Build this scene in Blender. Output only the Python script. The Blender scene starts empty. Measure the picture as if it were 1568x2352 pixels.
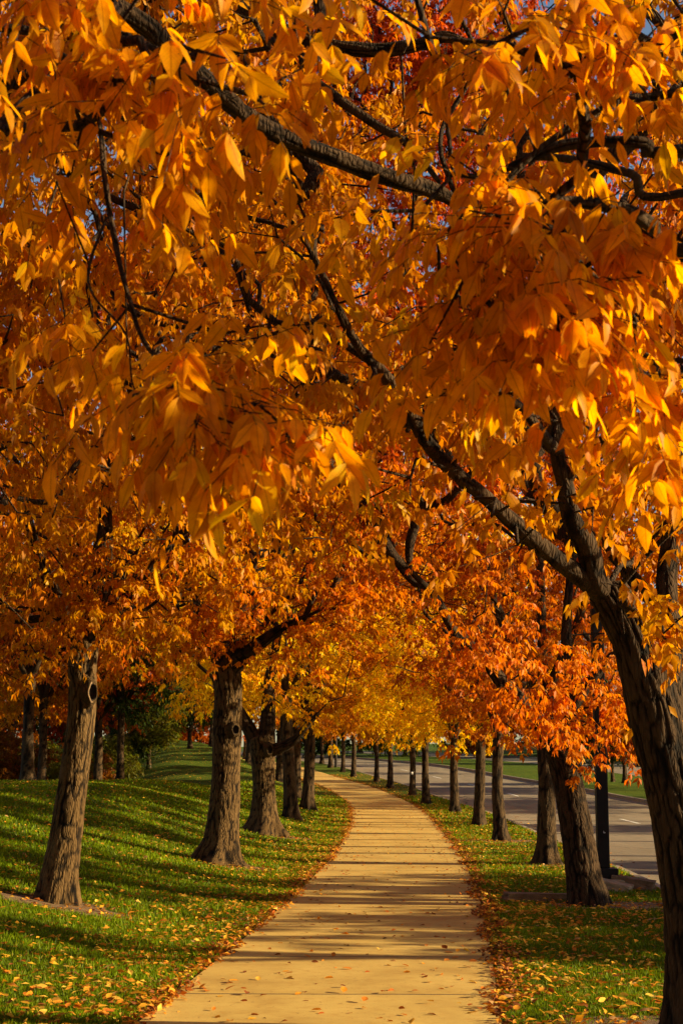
import bpy, math, random
import numpy as np
from mathutils import Vector
R = math.radians
sc = bpy.context.scene
col = sc.collection
rng = np.random.default_rng(7)
random.seed(7)

# ------------------------------------------------------------------ camera, sky, sun, exposure
FPX, CH = 1570.0, 1.72
PITCH = math.atan(253 / FPX)
cd = bpy.data.cameras.new('camera'); cam = bpy.data.objects.new('camera', cd); col.objects.link(cam)
cd.sensor_fit = 'VERTICAL'; cd.sensor_height = 36.0; cd.lens = FPX * 36.0 / 1024
cam.location = (0, 0, CH); cam.rotation_euler = (R(90) + PITCH, 0, 0)
cd.clip_start = 0.1; cd.clip_end = 4000
cd.dof.use_dof = True; cd.dof.focus_distance = 17.0; cd.dof.aperture_fstop = 11.0
sc.camera = cam
SUN_EL, SUN_AZ = 17.0, 97.0
w = bpy.data.worlds.new('World'); sc.world = w; w.use_nodes = True
nt = w.node_tree
sky = nt.nodes.new('ShaderNodeTexSky'); sky.sky_type = 'NISHITA'; sky.sun_disc = False
sky.sun_elevation = R(SUN_EL); sky.sun_rotation = R(SUN_AZ); sky.air_density = 1.0; sky.dust_density = .6; sky.ozone_density = 1.0
bg = nt.nodes['Background']; bg.inputs['Strength'].default_value = 0.05
nt.links.new(sky.outputs[0], bg.inputs[0])
ld = bpy.data.lights.new('sun', 'SUN'); sun = bpy.data.objects.new('sun', ld); col.objects.link(sun)
ld.energy = 5.0; ld.angle = R(0.5); ld.color = (1.0, 0.77, 0.42)
sd = Vector((math.sin(R(SUN_AZ)) * math.cos(R(SUN_EL)), math.cos(R(SUN_AZ)) * math.cos(R(SUN_EL)), math.sin(R(SUN_EL))))
sun.rotation_euler = sd.to_track_quat('Z', 'Y').to_euler()
vs = sc.view_settings
sc.display_settings.display_device = 'sRGB'
vs.view_transform = 'Standard'; vs.look = 'None'; vs.gamma = 1; vs.use_curve_mapping = False
vs.exposure = 1.42
cy = sc.cycles
cy.max_bounces = 8; cy.diffuse_bounces = 2; cy.glossy_bounces = 2; cy.transmission_bounces = 4
cy.use_denoising = True
cy.sample_clamp_indirect = 6

# ------------------------------------------------------------------ helpers
def pix(px, py, D):
    """point at distance D (metres along +Y) seen at pixel (px,py) of the 682x1024 picture"""
    cp, sp = math.cos(PITCH), math.sin(PITCH)
    a, b = px - 341.0, 512.0 - py
    v = (a, cp * FPX - sp * b, sp * FPX + cp * b)
    k = D / v[1]
    return np.array((v[0] * k, D, CH + v[2] * k))
def pixS(x, y, D):            # the same from a 1568-wide reading
    return pix(x / 2.2991, y / 2.2991, D)
def project(P):
    P = np.atleast_2d(P); cp, sp = math.cos(PITCH), math.sin(PITCH)
    z = P[:, 2] - CH; d = P[:, 1] * cp + z * sp; u = -P[:, 1] * sp + z * cp
    dd = np.where(d > .05, d, .05)
    return 341 + FPX * P[:, 0] / dd, 512 - FPX * u / dd, d
def tag(o, label=None, cat=None, group=None, kind=None):
    if label: o['label'] = label
    if cat: o['category'] = cat
    if group: o['group'] = group
    if kind: o['kind'] = kind
    return o
def empty(name, loc, rz=0):
    o = bpy.data.objects.new(name, None); col.objects.link(o); o.location = loc; o.rotation_euler = (0, 0, rz)
    o.empty_display_size = .3
    return o
class MB:
    """collects verts and faces (tri / quad arrays) and links them as one mesh object"""
    def __init__(s): s.v = []; s.f = []; s.m = []; s.n = 0; s.att = {}
    def add(s, V, F, mat=0, **att):
        V = np.asarray(V, float).reshape(-1, 3); F = np.asarray(F, int)
        s.v.append(V); s.f.append(F + s.n); s.m.append(np.full(len(F), mat)); 
        for k in ('lc', 'fr', 'uvl'):
            d = {'lc': 3, 'fr': 1, 'uvl': 2}[k]
            a = att.get(k)
            s.att.setdefault(k, []).append(np.zeros((len(V), d)) + (1 if k == 'lc' else 0) if a is None else np.asarray(a, float).reshape(-1, d))
        s.n += len(V)
    def mesh(s, name, mats, smooth=True, atts=()):
        V = np.concatenate(s.v); me = bpy.data.meshes.new(name)
        loops = np.concatenate([f.ravel() for f in s.f]); cnt = np.concatenate([np.full(len(f), f.shape[1]) for f in s.f])
        st = np.concatenate([[0], np.cumsum(cnt)[:-1]])
        me.vertices.add(len(V)); me.vertices.foreach_set('co', V.astype(np.float32).ravel())
        me.loops.add(len(loops)); me.loops.foreach_set('vertex_index', loops.astype(np.int32))
        me.polygons.add(len(cnt)); me.polygons.foreach_set('loop_start', st.astype(np.int32))
        for m in mats: me.materials.append(m)
        me.polygons.foreach_set('material_index', np.concatenate(s.m).astype(np.int32))
        me.polygons.foreach_set('use_smooth', np.full(len(cnt), smooth))
        for k in atts:
            A = np.concatenate(s.att[k])
            if k == 'lc':
                a = me.attributes.new('lc', 'FLOAT_COLOR', 'POINT'); a.data.foreach_set('color', np.hstack([A, np.ones((len(A), 1))]).astype(np.float32).ravel())
            elif k == 'fr':
                a = me.attributes.new('fr', 'FLOAT', 'POINT'); a.data.foreach_set('value', A.astype(np.float32).ravel())
            else:
                a = me.attributes.new('uvl', 'FLOAT2', 'POINT'); a.data.foreach_set('vector', A.astype(np.float32).ravel())
        me.update(calc_edges=True); me.validate()
        return me
    def build(s, name, mats, parent=None, smooth=True, atts=(), loc=None):
        o = bpy.data.objects.new(name, s.mesh(name, mats, smooth, atts)); col.objects.link(o)
        if parent: o.parent = parent
        if loc is not None: o.location = loc
        return o
def norm(a): return a / np.maximum(np.linalg.norm(a, axis=-1, keepdims=True), 1e-9)
def box(mb, c, s, mat=0, top=1.0, rz=0.0):
    x, y, z = s[0] / 2, s[1] / 2, s[2]
    V = np.array([(-x, -y, 0), (x, -y, 0), (x, y, 0), (-x, y, 0), (-x * top, -y * top, z), (x * top, -y * top, z), (x * top, y * top, z), (-x * top, y * top, z)])
    cr, sr = math.cos(rz), math.sin(rz)
    V = np.stack([V[:, 0] * cr - V[:, 1] * sr, V[:, 0] * sr + V[:, 1] * cr, V[:, 2]], 1) + np.array(c)
    mb.add(V, [(3, 2, 1, 0), (4, 5, 6, 7), (0, 1, 5, 4), (1, 2, 6, 5), (2, 3, 7, 6), (3, 0, 4, 7)], mat)
def bevel(o, w=.01, n=2):
    m = o.modifiers.new('bevel', 'BEVEL'); m.width = w; m.segments = n; return o

# ------------------------------------------------------------------ materials
def new_mat(name):
    m = bpy.data.materials.new(name); m.use_nodes = True
    t = m.node_tree; return m, t, t.nodes['Principled BSDF'], t.nodes['Material Output']
def N(t, typ, **kw):
    n = t.nodes.new('ShaderNode' + typ)
    for k, v in kw.items():
        if k.startswith('i_'):
            key = k[2:]; n.inputs[int(key) if key.isdigit() else key.replace('_', ' ')].default_value = v
        else: setattr(n, k, v)
    return n
def L(t, a, b): t.links.new(a, b)
def ramp(t, fac, stops):
    r = N(t, 'ValToRGB'); e = r.color_ramp.elements
    while len(e) < len(stops): e.new(.5)
    for i, (p, c) in enumerate(stops): e[i].position = p; e[i].color = (*c, 1) if len(c) == 3 else c
    L(t, fac, r.inputs[0]); return r
def mixc(t, fac, a, b, mode='MIX'):
    m = N(t, 'Mix', data_type='RGBA', blend_type=mode)
    for s, v in ((m.inputs[0], fac), (m.inputs[6], a), (m.inputs[7], b)):
        if hasattr(v, 'is_output') or isinstance(v, bpy.types.NodeSocket): L(t, v, s)
        else: s.default_value = v if not isinstance(v, tuple) else (*v, 1)
    return m.outputs[2]
def noise(t, vec, scale, detail=3, rough=.5, dist=0):
    n = N(t, 'TexNoise', i_Scale=scale, i_Detail=detail, i_Roughness=rough, i_Distortion=dist); L(t, vec, n.inputs['Vector']); return n.outputs[0]
def math_(t, op, a, b=None, c=None):
    n = N(t, 'Math', operation=op)
    for i, v in enumerate((a, b, c)):
        if v is None: continue
        if isinstance(v, (int, float)): n.inputs[i].default_value = v
        else: L(t, v, n.inputs[i])
    return n.outputs[0]
def bump(t, h, strength, dist, bsdf, prev=None):
    b = N(t, 'Bump', i_Strength=strength, i_Distance=dist); L(t, h, b.inputs['Height'])
    if prev: L(t, prev, b.inputs['Normal'])
    if bsdf is not None: L(t, b.outputs[0], bsdf.inputs['Normal'])
    return b.outputs[0]

def leaf_material(name, use_obj, trans, veins, dry=False):
    m, t, b, out = new_mat(name)
    at = N(t, 'Attribute', attribute_name='lc')
    c = at.outputs['Color']
    if use_obj:
        oi = N(t, 'ObjectInfo'); c = mixc(t, 1.0, oi.outputs['Color'], c, 'MULTIPLY')
    g = N(t, 'NewGeometry')
    nz = noise(t, g.outputs['Position'], 28, 3, .6)
    c = mixc(t, ramp(t, nz, [(.35, (0, 0, 0)), (.75, (1, 1, 1))]).outputs[0], c, mixc(t, 1.0, c, (.72, .55, .5), 'MULTIPLY'))
    b.inputs['Roughness'].default_value = .42 if not dry else .7
    b.inputs['Specular IOR Level'].default_value = .12 if use_obj else .06
    if use_obj:
        sp = noise(t, g.outputs['Position'], 75, 2, .5); c = mixc(t, ramp(t, sp, [(.70, (0, 0, 0)), (.76, (.8, .8, .8))]).outputs[0], c, (.09, .035, .01))
    if veins:
        uv = N(t, 'Attribute', attribute_name='uvl'); sx = N(t, 'SeparateXYZ'); L(t, uv.outputs['Vector'], sx.inputs[0])
        ax = math_(t, 'ABSOLUTE', sx.outputs[0])
        k = math_(t, 'SUBTRACT', math_(t, 'MULTIPLY', sx.outputs[1], 9.0), math_(t, 'MULTIPLY', ax, 3.2))
        fr = math_(t, 'ABSOLUTE', math_(t, 'SUBTRACT', math_(t, 'FRACT', k), .5))
        v1 = math_(t, 'LESS_THAN', fr, .06); v2 = math_(t, 'LESS_THAN', ax, .07)
        v = math_(t, 'MAXIMUM', math_(t, 'MULTIPLY', v1, .35), math_(t, 'MULTIPLY', v2, .7))
        c = mixc(t, v, c, mixc(t, 1.0, c, (.55, .45, .4), 'MULTIPLY'))
        bump(t, math_(t, 'SUBTRACT', 1.0, v), .25, .004, b)
    L(t, c, b.inputs['Base Color'])
    tr = N(t, 'BsdfTranslucent'); L(t, mixc(t, 1.0, c, (1.12, .97, .35), 'MULTIPLY'), tr.inputs['Color'])
    mx = N(t, 'MixShader', i_0=trans); L(t, b.outputs[0], mx.inputs[1]); L(t, tr.outputs[0], mx.inputs[2]); L(t, mx.outputs[0], out.inputs['Surface'])
    return m
M = {}
M['leaf'] = leaf_material('autumn leaf', True, .55, False)
M['leaf_near'] = leaf_material('autumn leaf close', True, .66, True)
M['litter'] = leaf_material('fallen leaf', False, .25, False, True)
M['blade'] = leaf_material('grass blade', False, .35, False)

def bark_material(name, attr, dark, lite, sc_=1.0):
    m, t, b, out = new_mat(name)
    tc = N(t, 'TexCoord'); mp = N(t, 'Mapping'); mp.inputs['Scale'].default_value = (1, 1, .28); L(t, tc.outputs['Object'], mp.inputs[0])
    n0 = N(t, 'TexNoise', i_Scale=9.0, i_Detail=2.0); L(t, mp.outputs[0], n0.inputs['Vector'])
    wv = N(t, 'VectorMath', operation='MULTIPLY_ADD'); L(t, n0.outputs['Color'], wv.inputs[0]); wv.inputs[1].default_value = (.07, .07, .07); L(t, mp.outputs[0], wv.inputs[2])
    vo = N(t, 'TexVoronoi', feature='DISTANCE_TO_EDGE', i_Scale=40.0 * sc_); L(t, wv.outputs[0], vo.inputs['Vector'])
    rid = ramp(t, vo.outputs['Distance'], [(0, (0, 0, 0)), (.28, (1, 1, 1))]).outputs[0]
    fine = noise(t, mp.outputs[0], 120, 4, .65)
    big = noise(t, tc.outputs['Object'], 2.3, 3, .5)
    h = math_(t, 'ADD', math_(t, 'MULTIPLY', rid, .8), math_(t, 'MULTIPLY', fine, .35))
    if attr:
        a = N(t, 'Attribute', attribute_name='fr')
        h2 = math_(t, 'MULTIPLY', a.outputs['Fac'], math_(t, 'ADD', math_(t, 'MULTIPLY', rid, .35), .65))
    else: h2 = rid
    c = ramp(t, h2, [(0.08, dark), (.32, tuple(.75 * p + .25 * q for p, q in zip(dark, lite))), (.75, lite)]).outputs[0]
    c = mixc(t, ramp(t, big, [(.3, (0, 0, 0)), (.7, (1, 1, 1))]).outputs[0], c, mixc(t, 1.0, c, (.68, .66, .62), 'MULTIPLY'))
    L(t, c, b.inputs['Base Color']); b.inputs['Roughness'].default_value = .9; b.inputs['Specular IOR Level'].default_value = .15
    bump(t, h, .8, .012, b)
    return m
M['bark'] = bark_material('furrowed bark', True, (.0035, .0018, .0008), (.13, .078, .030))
M['bark_shaded'] = bark_material('shaded furrowed bark', True, (.004, .0022, .001), (.062, .036, .017))  # darker copy of the bark, canopy shade put into its colour
M['bark_far'] = bark_material('bark', False, (.005, .003, .0015), (.07, .042, .02), .8)
M['bark_proto'] = bark_material('brown furrowed bark', True, (.004, .0022, .001), (.085, .052, .024))
M['twig'] = bark_material('twig bark', False, (.014, .008, .005), (.07, .042, .022), 1.4)

def grass_ground():
    m, t, b, out = new_mat('lawn soil and grass')
    g = N(t, 'NewGeometry'); p = g.outputs['Position']
    n1 = noise(t, p, .35, 4, .6); n2 = noise(t, p, 60, 3, .7); n3 = noise(t, p, 3.0, 3, .6)
    c = ramp(t, n2, [(.25, (.022, .045, .002)), (.5, (.052, .095, .004)), (.8, (.10, .15, .008))]).outputs[0]
    c = mixc(t, ramp(t, n1, [(.35, (0, 0, 0)), (.7, (1, 1, 1))]).outputs[0], c, mixc(t, 1.0, c, (1.35, 1.05, .8), 'MULTIPLY'))
    c = mixc(t, ramp(t, n3, [(.45, (0, 0, 0)), (.8, (.5, .5, .5))]).outputs[0], c, (.06, .075, .012))
    L(t, c, b.inputs['Base Color']); b.inputs['Roughness'].default_value = .95; b.inputs['Specular IOR Level'].default_value = .1
    bump(t, n2, 1.0, .05, b); return m
M['grass'] = grass_ground()
def path_mat():
    m, t, b, out = new_mat('tan path concrete')
    g = N(t, 'NewGeometry'); p = g.outputs['Position']; s = N(t, 'SeparateXYZ'); L(t, p, s.inputs[0])
    n1 = noise(t, p, .9, 4, .6, .4); n2 = noise(t, p, 90, 3, .7); n3 = noise(t, p, 7, 4, .65)
    n4 = noise(t, p, 350, 2, .6)
    c = ramp(t, n1, [(.3, (.42, .27, .065)), (.52, (.54, .375, .10)), (.75, (.63, .45, .13))]).outputs[0]
    c = mixc(t, ramp(t, n3, [(.5, (0, 0, 0)), (.75, (.75, .75, .75))]).outputs[0], c, mixc(t, 1.0, c, (.82, .70, .55), 'MULTIPLY'))
    c = mixc(t, ramp(t, n2, [(.3, (.5, .5, .5)), (.5, (0, 0, 0))]).outputs[0], c, mixc(t, 1.0, c, (.72, .66, .6), 'MULTIPLY'))
    # each slab a slightly different cast, a groove between slabs
    wob = math_(t, 'MULTIPLY', noise(t, p, 5, 2), .03)
    yy = math_(t, 'DIVIDE', math_(t, 'ADD', math_(t, 'SUBTRACT', math_(t, 'ADD', s.outputs[1], math_(t, 'MULTIPLY', s.outputs[0], .02)), 12.3), wob), 2.35)
    wn = N(t, 'TexWhiteNoise', noise_dimensions='1D'); L(t, math_(t, 'FLOOR', yy), wn.inputs['W'])
    c = mixc(t, math_(t, 'MULTIPLY', wn.outputs[0], .5), c, mixc(t, 1.0, c, (.80, .74, .68), 'MULTIPLY'))
    d = math_(t, 'MULTIPLY', math_(t, 'ABSOLUTE', math_(t, 'SUBTRACT', math_(t, 'FRACT', yy), .5)), 2.0)
    j = math_(t, 'GREATER_THAN', d, .982)
    st = noise(t, p, 16, 3, .5, 1.2)
    c = mixc(t, ramp(t, st, [(.64, (0, 0, 0)), (.70, (.55, .55, .55))]).outputs[0], c, (.22, .13, .04))
    c = mixc(t, math_(t, 'MULTIPLY', j, .85), c, (.06, .04, .025))
    L(t, c, b.inputs['Base Color']); b.inputs['Roughness'].default_value = .85; b.inputs['Specular IOR Level'].default_value = .25
    h = math_(t, 'SUBTRACT', math_(t, 'ADD', math_(t, 'MULTIPLY', n4, .2), math_(t, 'MULTIPLY', n2, .15)), math_(t, 'MULTIPLY', j, 1.0))
    bump(t, h, .5, .012, b); return m
M['path'] = path_mat()
def road_mat():
    m, t, b, out = new_mat('worn asphalt')
    g = N(t, 'NewGeometry'); p = g.outputs['Position']
    mp = N(t, 'Mapping'); mp.inputs['Scale'].default_value = (1, .12, 1); L(t, p, mp.inputs[0])
    n1 = noise(t, mp.outputs[0], .9, 4, .6); n2 = noise(t, p, 70, 3, .7)
    c = ramp(t, n1, [(.3, (.20, .16, .11)), (.6, (.27, .22, .155)), (.8, (.33, .27, .19))]).outputs[0]
    c = mixc(t, ramp(t, n2, [(.35, (.5, .5, .5)), (.6, (0, 0, 0))]).outputs[0], c, mixc(t, 1.0, c, (.6, .6, .6), 'MULTIPLY'))
    vo = N(t, 'TexVoronoi', feature='DISTANCE_TO_EDGE', i_Scale=.16); 
    wn = N(t, 'TexNoise', i_Scale=.8, i_Detail=4.0); L(t, p, wn.inputs['Vector'])
    wv = N(t, 'VectorMath', operation='MULTIPLY_ADD'); L(t, wn.outputs['Color'], wv.inputs[0]); wv.inputs[1].default_value = (1.6, 1.6, 0); L(t, p, wv.inputs[2]); L(t, wv.outputs[0], vo.inputs['Vector'])
    cr = math_(t, 'LESS_THAN', vo.outputs['Distance'], .006)
    c = mixc(t, math_(t, 'MULTIPLY', cr, .7), c, (.03, .027, .024))
    L(t, c, b.inputs['Base Color']); b.inputs['Roughness'].default_value = .95; b.inputs['Specular IOR Level'].default_value = .08
    bump(t, n2, .4, .01, b); return m
M['road'] = road_mat()
def simple(name, c1, c2, scale, rough=.8, bmp=.3, dist=.01, metal=0, spec=.3):
    m, t, b, out = new_mat(name); tc = N(t, 'NewGeometry')
    n1 = noise(t, tc.outputs['Position'], scale, 4, .65)
    c = ramp(t, n1, [(.3, c1), (.7, c2)]).outputs[0]; L(t, c, b.inputs['Base Color'])
    b.inputs['Roughness'].default_value = rough; b.inputs['Metallic'].default_value = metal; b.inputs['Specular IOR Level'].default_value = spec
    bump(t, noise(t, tc.outputs['Position'], scale * 8, 3, .6), bmp, dist, b); return m
M['kerb'] = simple('kerb concrete', (.20, .16, .11), (.33, .27, .19), 6)
M['paint'] = simple('worn road paint', (.42, .40, .35), (.72, .70, .64), 14)
M['post'] = simple('dark bronze paint', (.008, .005, .004), (.014, .009, .007), 5, .6, .05, .002, 0, .2)
M['footing'] = simple('footing concrete', (.24, .17, .10), (.36, .27, .16), 9)
M['stone'] = simple('brown stone', (.11, .065, .035), (.21, .13, .07), 8, .9, .6, .02)
M['soil'] = simple('bare soil', (.10, .06, .03), (.22, .14, .07), 12, .95, .8, .03)
M['wood'] = simple('pale heartwood', (.16, .10, .05), (.26, .17, .09), 30, .8, .4, .004)
M['hollow'] = simple('knot hollow shade', (.008, .005, .003), (.02, .013, .008), 20, .9)  # near-black colour stands for the shade inside the shallow knot hole
M['lens'] = simple('lamp lens', (.5, .48, .42), (.6, .58, .5), 10, .3)
M['sticker'] = simple('white sticker', (.7, .7, .66), (.8, .8, .76), 40, .5)

# ------------------------------------------------------------------ lie of the land
T = np.arange(-60, 320, .5)
def curve(pts, sig=4.0):
    xs, ys = zip(*pts); xs = np.array(xs, float); ys = np.array(ys, float)
    tt = np.arange(-100, 360, .5)
    v = np.interp(tt, xs, ys)
    lo = tt < xs[0]; v[lo] = ys[0] + (tt[lo] - xs[0]) * (ys[1] - ys[0]) / (xs[1] - xs[0])
    hi = tt > xs[-1]; v[hi] = ys[-1] + (tt[hi] - xs[-1]) * (ys[-1] - ys[-2]) / (xs[-1] - xs[-2])
    k = np.exp(-.5 * (np.arange(-30, 31) * .5 / sig) ** 2); k /= k.sum()
    v = np.convolve(np.pad(v, 30, mode='edge'), k, 'valid')
    return lambda y: np.interp(y, tt, v)
pc = curve([(0, -1.02), (10.6, -.15), (19.5, .53), (31.6, 1.15), (50, 1.62), (62, 1.6), (71, 1.15), (80, .4), (88, -.55), (100, -2.0), (111, -3.6), (125, -6.2), (150, -12), (200, -28)], 3.5)
pathL = lambda y: pc(y) - 1.24
pathR = lambda y: pc(y) + 1.2
kn = curve([(0, 3.6), (21.7, 4.43), (34, 4.86), (48.6, 5.07), (58, 4.85), (66, 4.44), (84, 3.3), (98, 1.9), (110, .4), (122, -1.5), (150, -8), (200, -23)], 3.5)   # kerb, near side of road
kf = lambda y: kn(y) + 8.4          # far kerb
m2 = lambda y: kn(y) + 16.2         # median ends
m3 = lambda y: kn(y) + 24.5
zb = curve([(-60, 0), (44, 0), (50, .08), (54, .13), (62, .21), (71, .36), (79, .6), (88, .8), (96, 1.0), (104, 1.26), (112, 1.54), (121, 1.82), (140, 2.3), (180, 3.2), (320, 5)], 3)
def sstep(a, b, x): t = np.clip((x - a) / (b - a), 0, 1); return t * t * (3 - 2 * t)
amp_l = curve([(-20, .3), (0, .35), (10, .6), (17.5, .96), (25, 1.15), (34, 1.26), (44, 1.2), (60, 1.16)], 2)
def H(x, y):
    x = np.asarray(x, float); y = np.asarray(y, float)
    z = zb(y)
    l = pathL(y) - x                                   # metres left of the path
    mound = amp_l(y) * sstep(0, 7.2, l) * (1 - .75 * sstep(50, 72, y) * sstep(3, 6, l))
    back = 1.5 * sstep(62, 105, y) * sstep(.8, 6.0, l) + 1.6 * sstep(95, 150, y) * sstep(2, 30, l)
    drop = -.9 * sstep(46, 66, y) * sstep(7, 12, l)
    z = z + np.where(l > 0, mound + back + drop, 0)
    r = x - m3(y)
    z = z + np.where(r > 0, .9 * sstep(0, 20, r), 0)
    und = (np.sin(x * .9 + y * .35) * .02 + np.sin(x * .37 - y * .23) * .03) * sstep(.3, 2.5, np.abs(np.where(x < pathL(y), l, np.minimum(x - pathR(y), kn(y) - x))))
    return z + np.where((x < pathL(y)) | ((x > pathR(y)) & (x < kn(y))), und, 0)

def strip(name, x0, x1, nx, mat, zoff=0.0, flat=False, ys=None, power=1.0, label=None):
    ys = np.concatenate([np.arange(-40, 140, .5), np.arange(140, 300, 4)]) if ys is None else ys
    s = np.linspace(0, 1, nx) ** power
    a, b = x0(ys), x1(ys)
    X = a[:, None] + (b - a)[:, None] * s[None]; Y = np.repeat(ys[:, None], nx, 1)
    Z = (np.repeat(zb(ys)[:, None], nx, 1) if flat else H(X, Y)) + zoff
    V = np.stack([X, Y, Z], -1).reshape(-1, 3); i = np.arange(len(ys) - 1)[:, None] * nx + np.arange(nx - 1)[None]
    F = np.stack([i, i + 1, i + nx + 1, i + nx], -1).reshape(-1, 4)
    mb = MB(); mb.add(V, F if (b[0] > a[0]) else F[:, ::-1]); o = mb.build(name, [mat]); tag(o, kind='structure'); return o
strip('lawn', pathL, lambda y: pathL(y) - 110, 150, M['grass'], 0, power=1.9)
strip('path', pathL, pathR, 12, M['path'], .012, flat=True)
strip('verge', pathR, kn, 24, M['grass'])
strip('road', lambda y: kn(y) + .15, lambda y: kf(y) - .15, 16, M['road'], -.14, flat=True)
strip('median', kf, m2, 16, M['grass'], 0)
strip('road', lambda y: m2(y) + .15, lambda y: m3(y) - .15, 10, M['road'], -.14, flat=True)
strip('lawn', m3, lambda y: m3(y) + 120, 60, M['grass'], 0, power=1.6)
g = MB(); g.add([(-1500, -400, -.7), (1500, -400, -.7), (1500, 2500, -.7), (-1500, 2500, -.7)], [(0, 1, 2, 3)]); tag(g.build('ground', [M['grass']]), kind='structure')
def kerb(x0, side):
    ys = np.concatenate([np.arange(-40, 140, 1.0), np.arange(140, 300, 4)]); mb = MB()
    z = zb(ys); a = x0(ys)
    prof = [(0, -.02), (0, .012), (.13, .012), (.15, -.01), (.165, -.137), (.45, -.132), (.45, -.16)] if side > 0 else [(0, -.02), (0, .012), (-.13, .012), (-.15, -.01), (-.165, -.137), (-.45, -.132), (-.45, -.16)]
    V = np.stack([np.stack([a + p, ys, z + q], -1) for p, q in prof], 1).reshape(-1, 3); n = len(prof)
    i = np.arange(len(ys) - 1)[:, None] * n + np.arange(n - 1)[None]
    F = np.stack([i, i + n, i + n + 1, i + 1], -1).reshape(-1, 4); mb.add(V, F)
    tag(mb.build('kerb', [M['kerb']], smooth=False), kind='structure')
kerb(kn, 1); kerb(kf, -1); kerb(m2, 1); kerb(m3, -1)
# lane dashes: 3 m long, 12 m apart, one lane line on the near road
mb = MB()
for y0 in np.arange(1.4, 150, 12.0):
    for s in range(3):
        ya, yb = y0 + s, y0 + s + 1.0; xa, xb = kn(ya) + 4.1, kn(yb) + 4.1
        mb.add([(xa, ya, zb(ya) - .135), (xa + .13, ya, zb(ya) - .135), (xb + .13, yb, zb(yb) - .135), (xb, yb, zb(yb) - .135)], [(0, 1, 2, 3)])
tag(mb.build('lane_marking', [M['paint']]), kind='structure')

# ------------------------------------------------------------------ leaves
def leaf_profile(lod):
    if lod == 0:
        ts = [(.2, .72), (.45, 1.0), (.76, .58)]
        P = [(0, 0, 0)] + [p for t, w_ in ts for p in ((-w_, t, .22), (0, t, 0), (w_, t, .22))] + [(0, 1, 0)]
        F3 = [(0, 2, 1), (0, 3, 2), (7, 8, 10), (8, 9, 10)]; F4 = [(1, 2, 5, 4), (2, 3, 6, 5), (4, 5, 8, 7), (5, 6, 9, 8)]
    elif lod == 1:
        P = [(0, 0, 0), (-1, .42, .25), (0, .42, 0), (1, .42, .25), (0, 1, 0)]; F3 = [(0, 2, 1), (0, 3, 2), (1, 2, 4), (2, 3, 4)]; F4 = []
    else:
        P = [(0, 0, 0), (-1, .45, .1), (0, 1, 0), (1, .45, .1)]; F3 = []; F4 = [(0, 3, 2, 1)]
    return np.array(P, float), np.array(F3, int).reshape(-1, 3), np.array(F4, int).reshape(-1, 4)
def add_leaflets(mb, P0, d, n, ln, wd, lc, lod, r, mat=1):
    """leaflets from P0 along d, face normal about n, length ln, half width wd"""
    d = norm(d); w_ = norm(np.cross(d, n)); n = np.cross(w_, d)
    prof, F3, F4 = leaf_profile(lod); k = len(prof)
    curl = r.uniform(.02, .32, (len(P0), 1)); t = prof[:, 1][None]
    V = P0[:, None] + d[:, None] * (ln[:, None] * (t - .12 * curl * t * t))[..., None] + w_[:, None] * (wd[:, None] * prof[:, 0][None])[..., None] \
        + n[:, None] * ((wd[:, None] * prof[:, 2][None]) - ln[:, None] * curl * t * t)[..., None]
    m = len(P0); off = (np.arange(m) * k)[:, None, None]
    att = dict(lc=np.repeat(lc, k, 0), uvl=np.tile(prof[:, :2], (m, 1)))
    V = V.reshape(-1, 3)
    first = True
    for F in (F3, F4):
        if len(F) == 0: continue
        FF = (F[None] + off).reshape(-1, F.shape[1])
        if first: mb.add(V, FF, mat, **att); first = False
        else: mb.f.append(FF + mb.n - len(V)); mb.m.append(np.full(len(FF), mat))
TINTS = np.array([(1, 1, 1), (1.08, 1.22, .9), (1.0, .80, 1.0), (.92, .66, 1.1), (1.04, 1.4, 1.0), (.80, .74, .8)])
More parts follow.
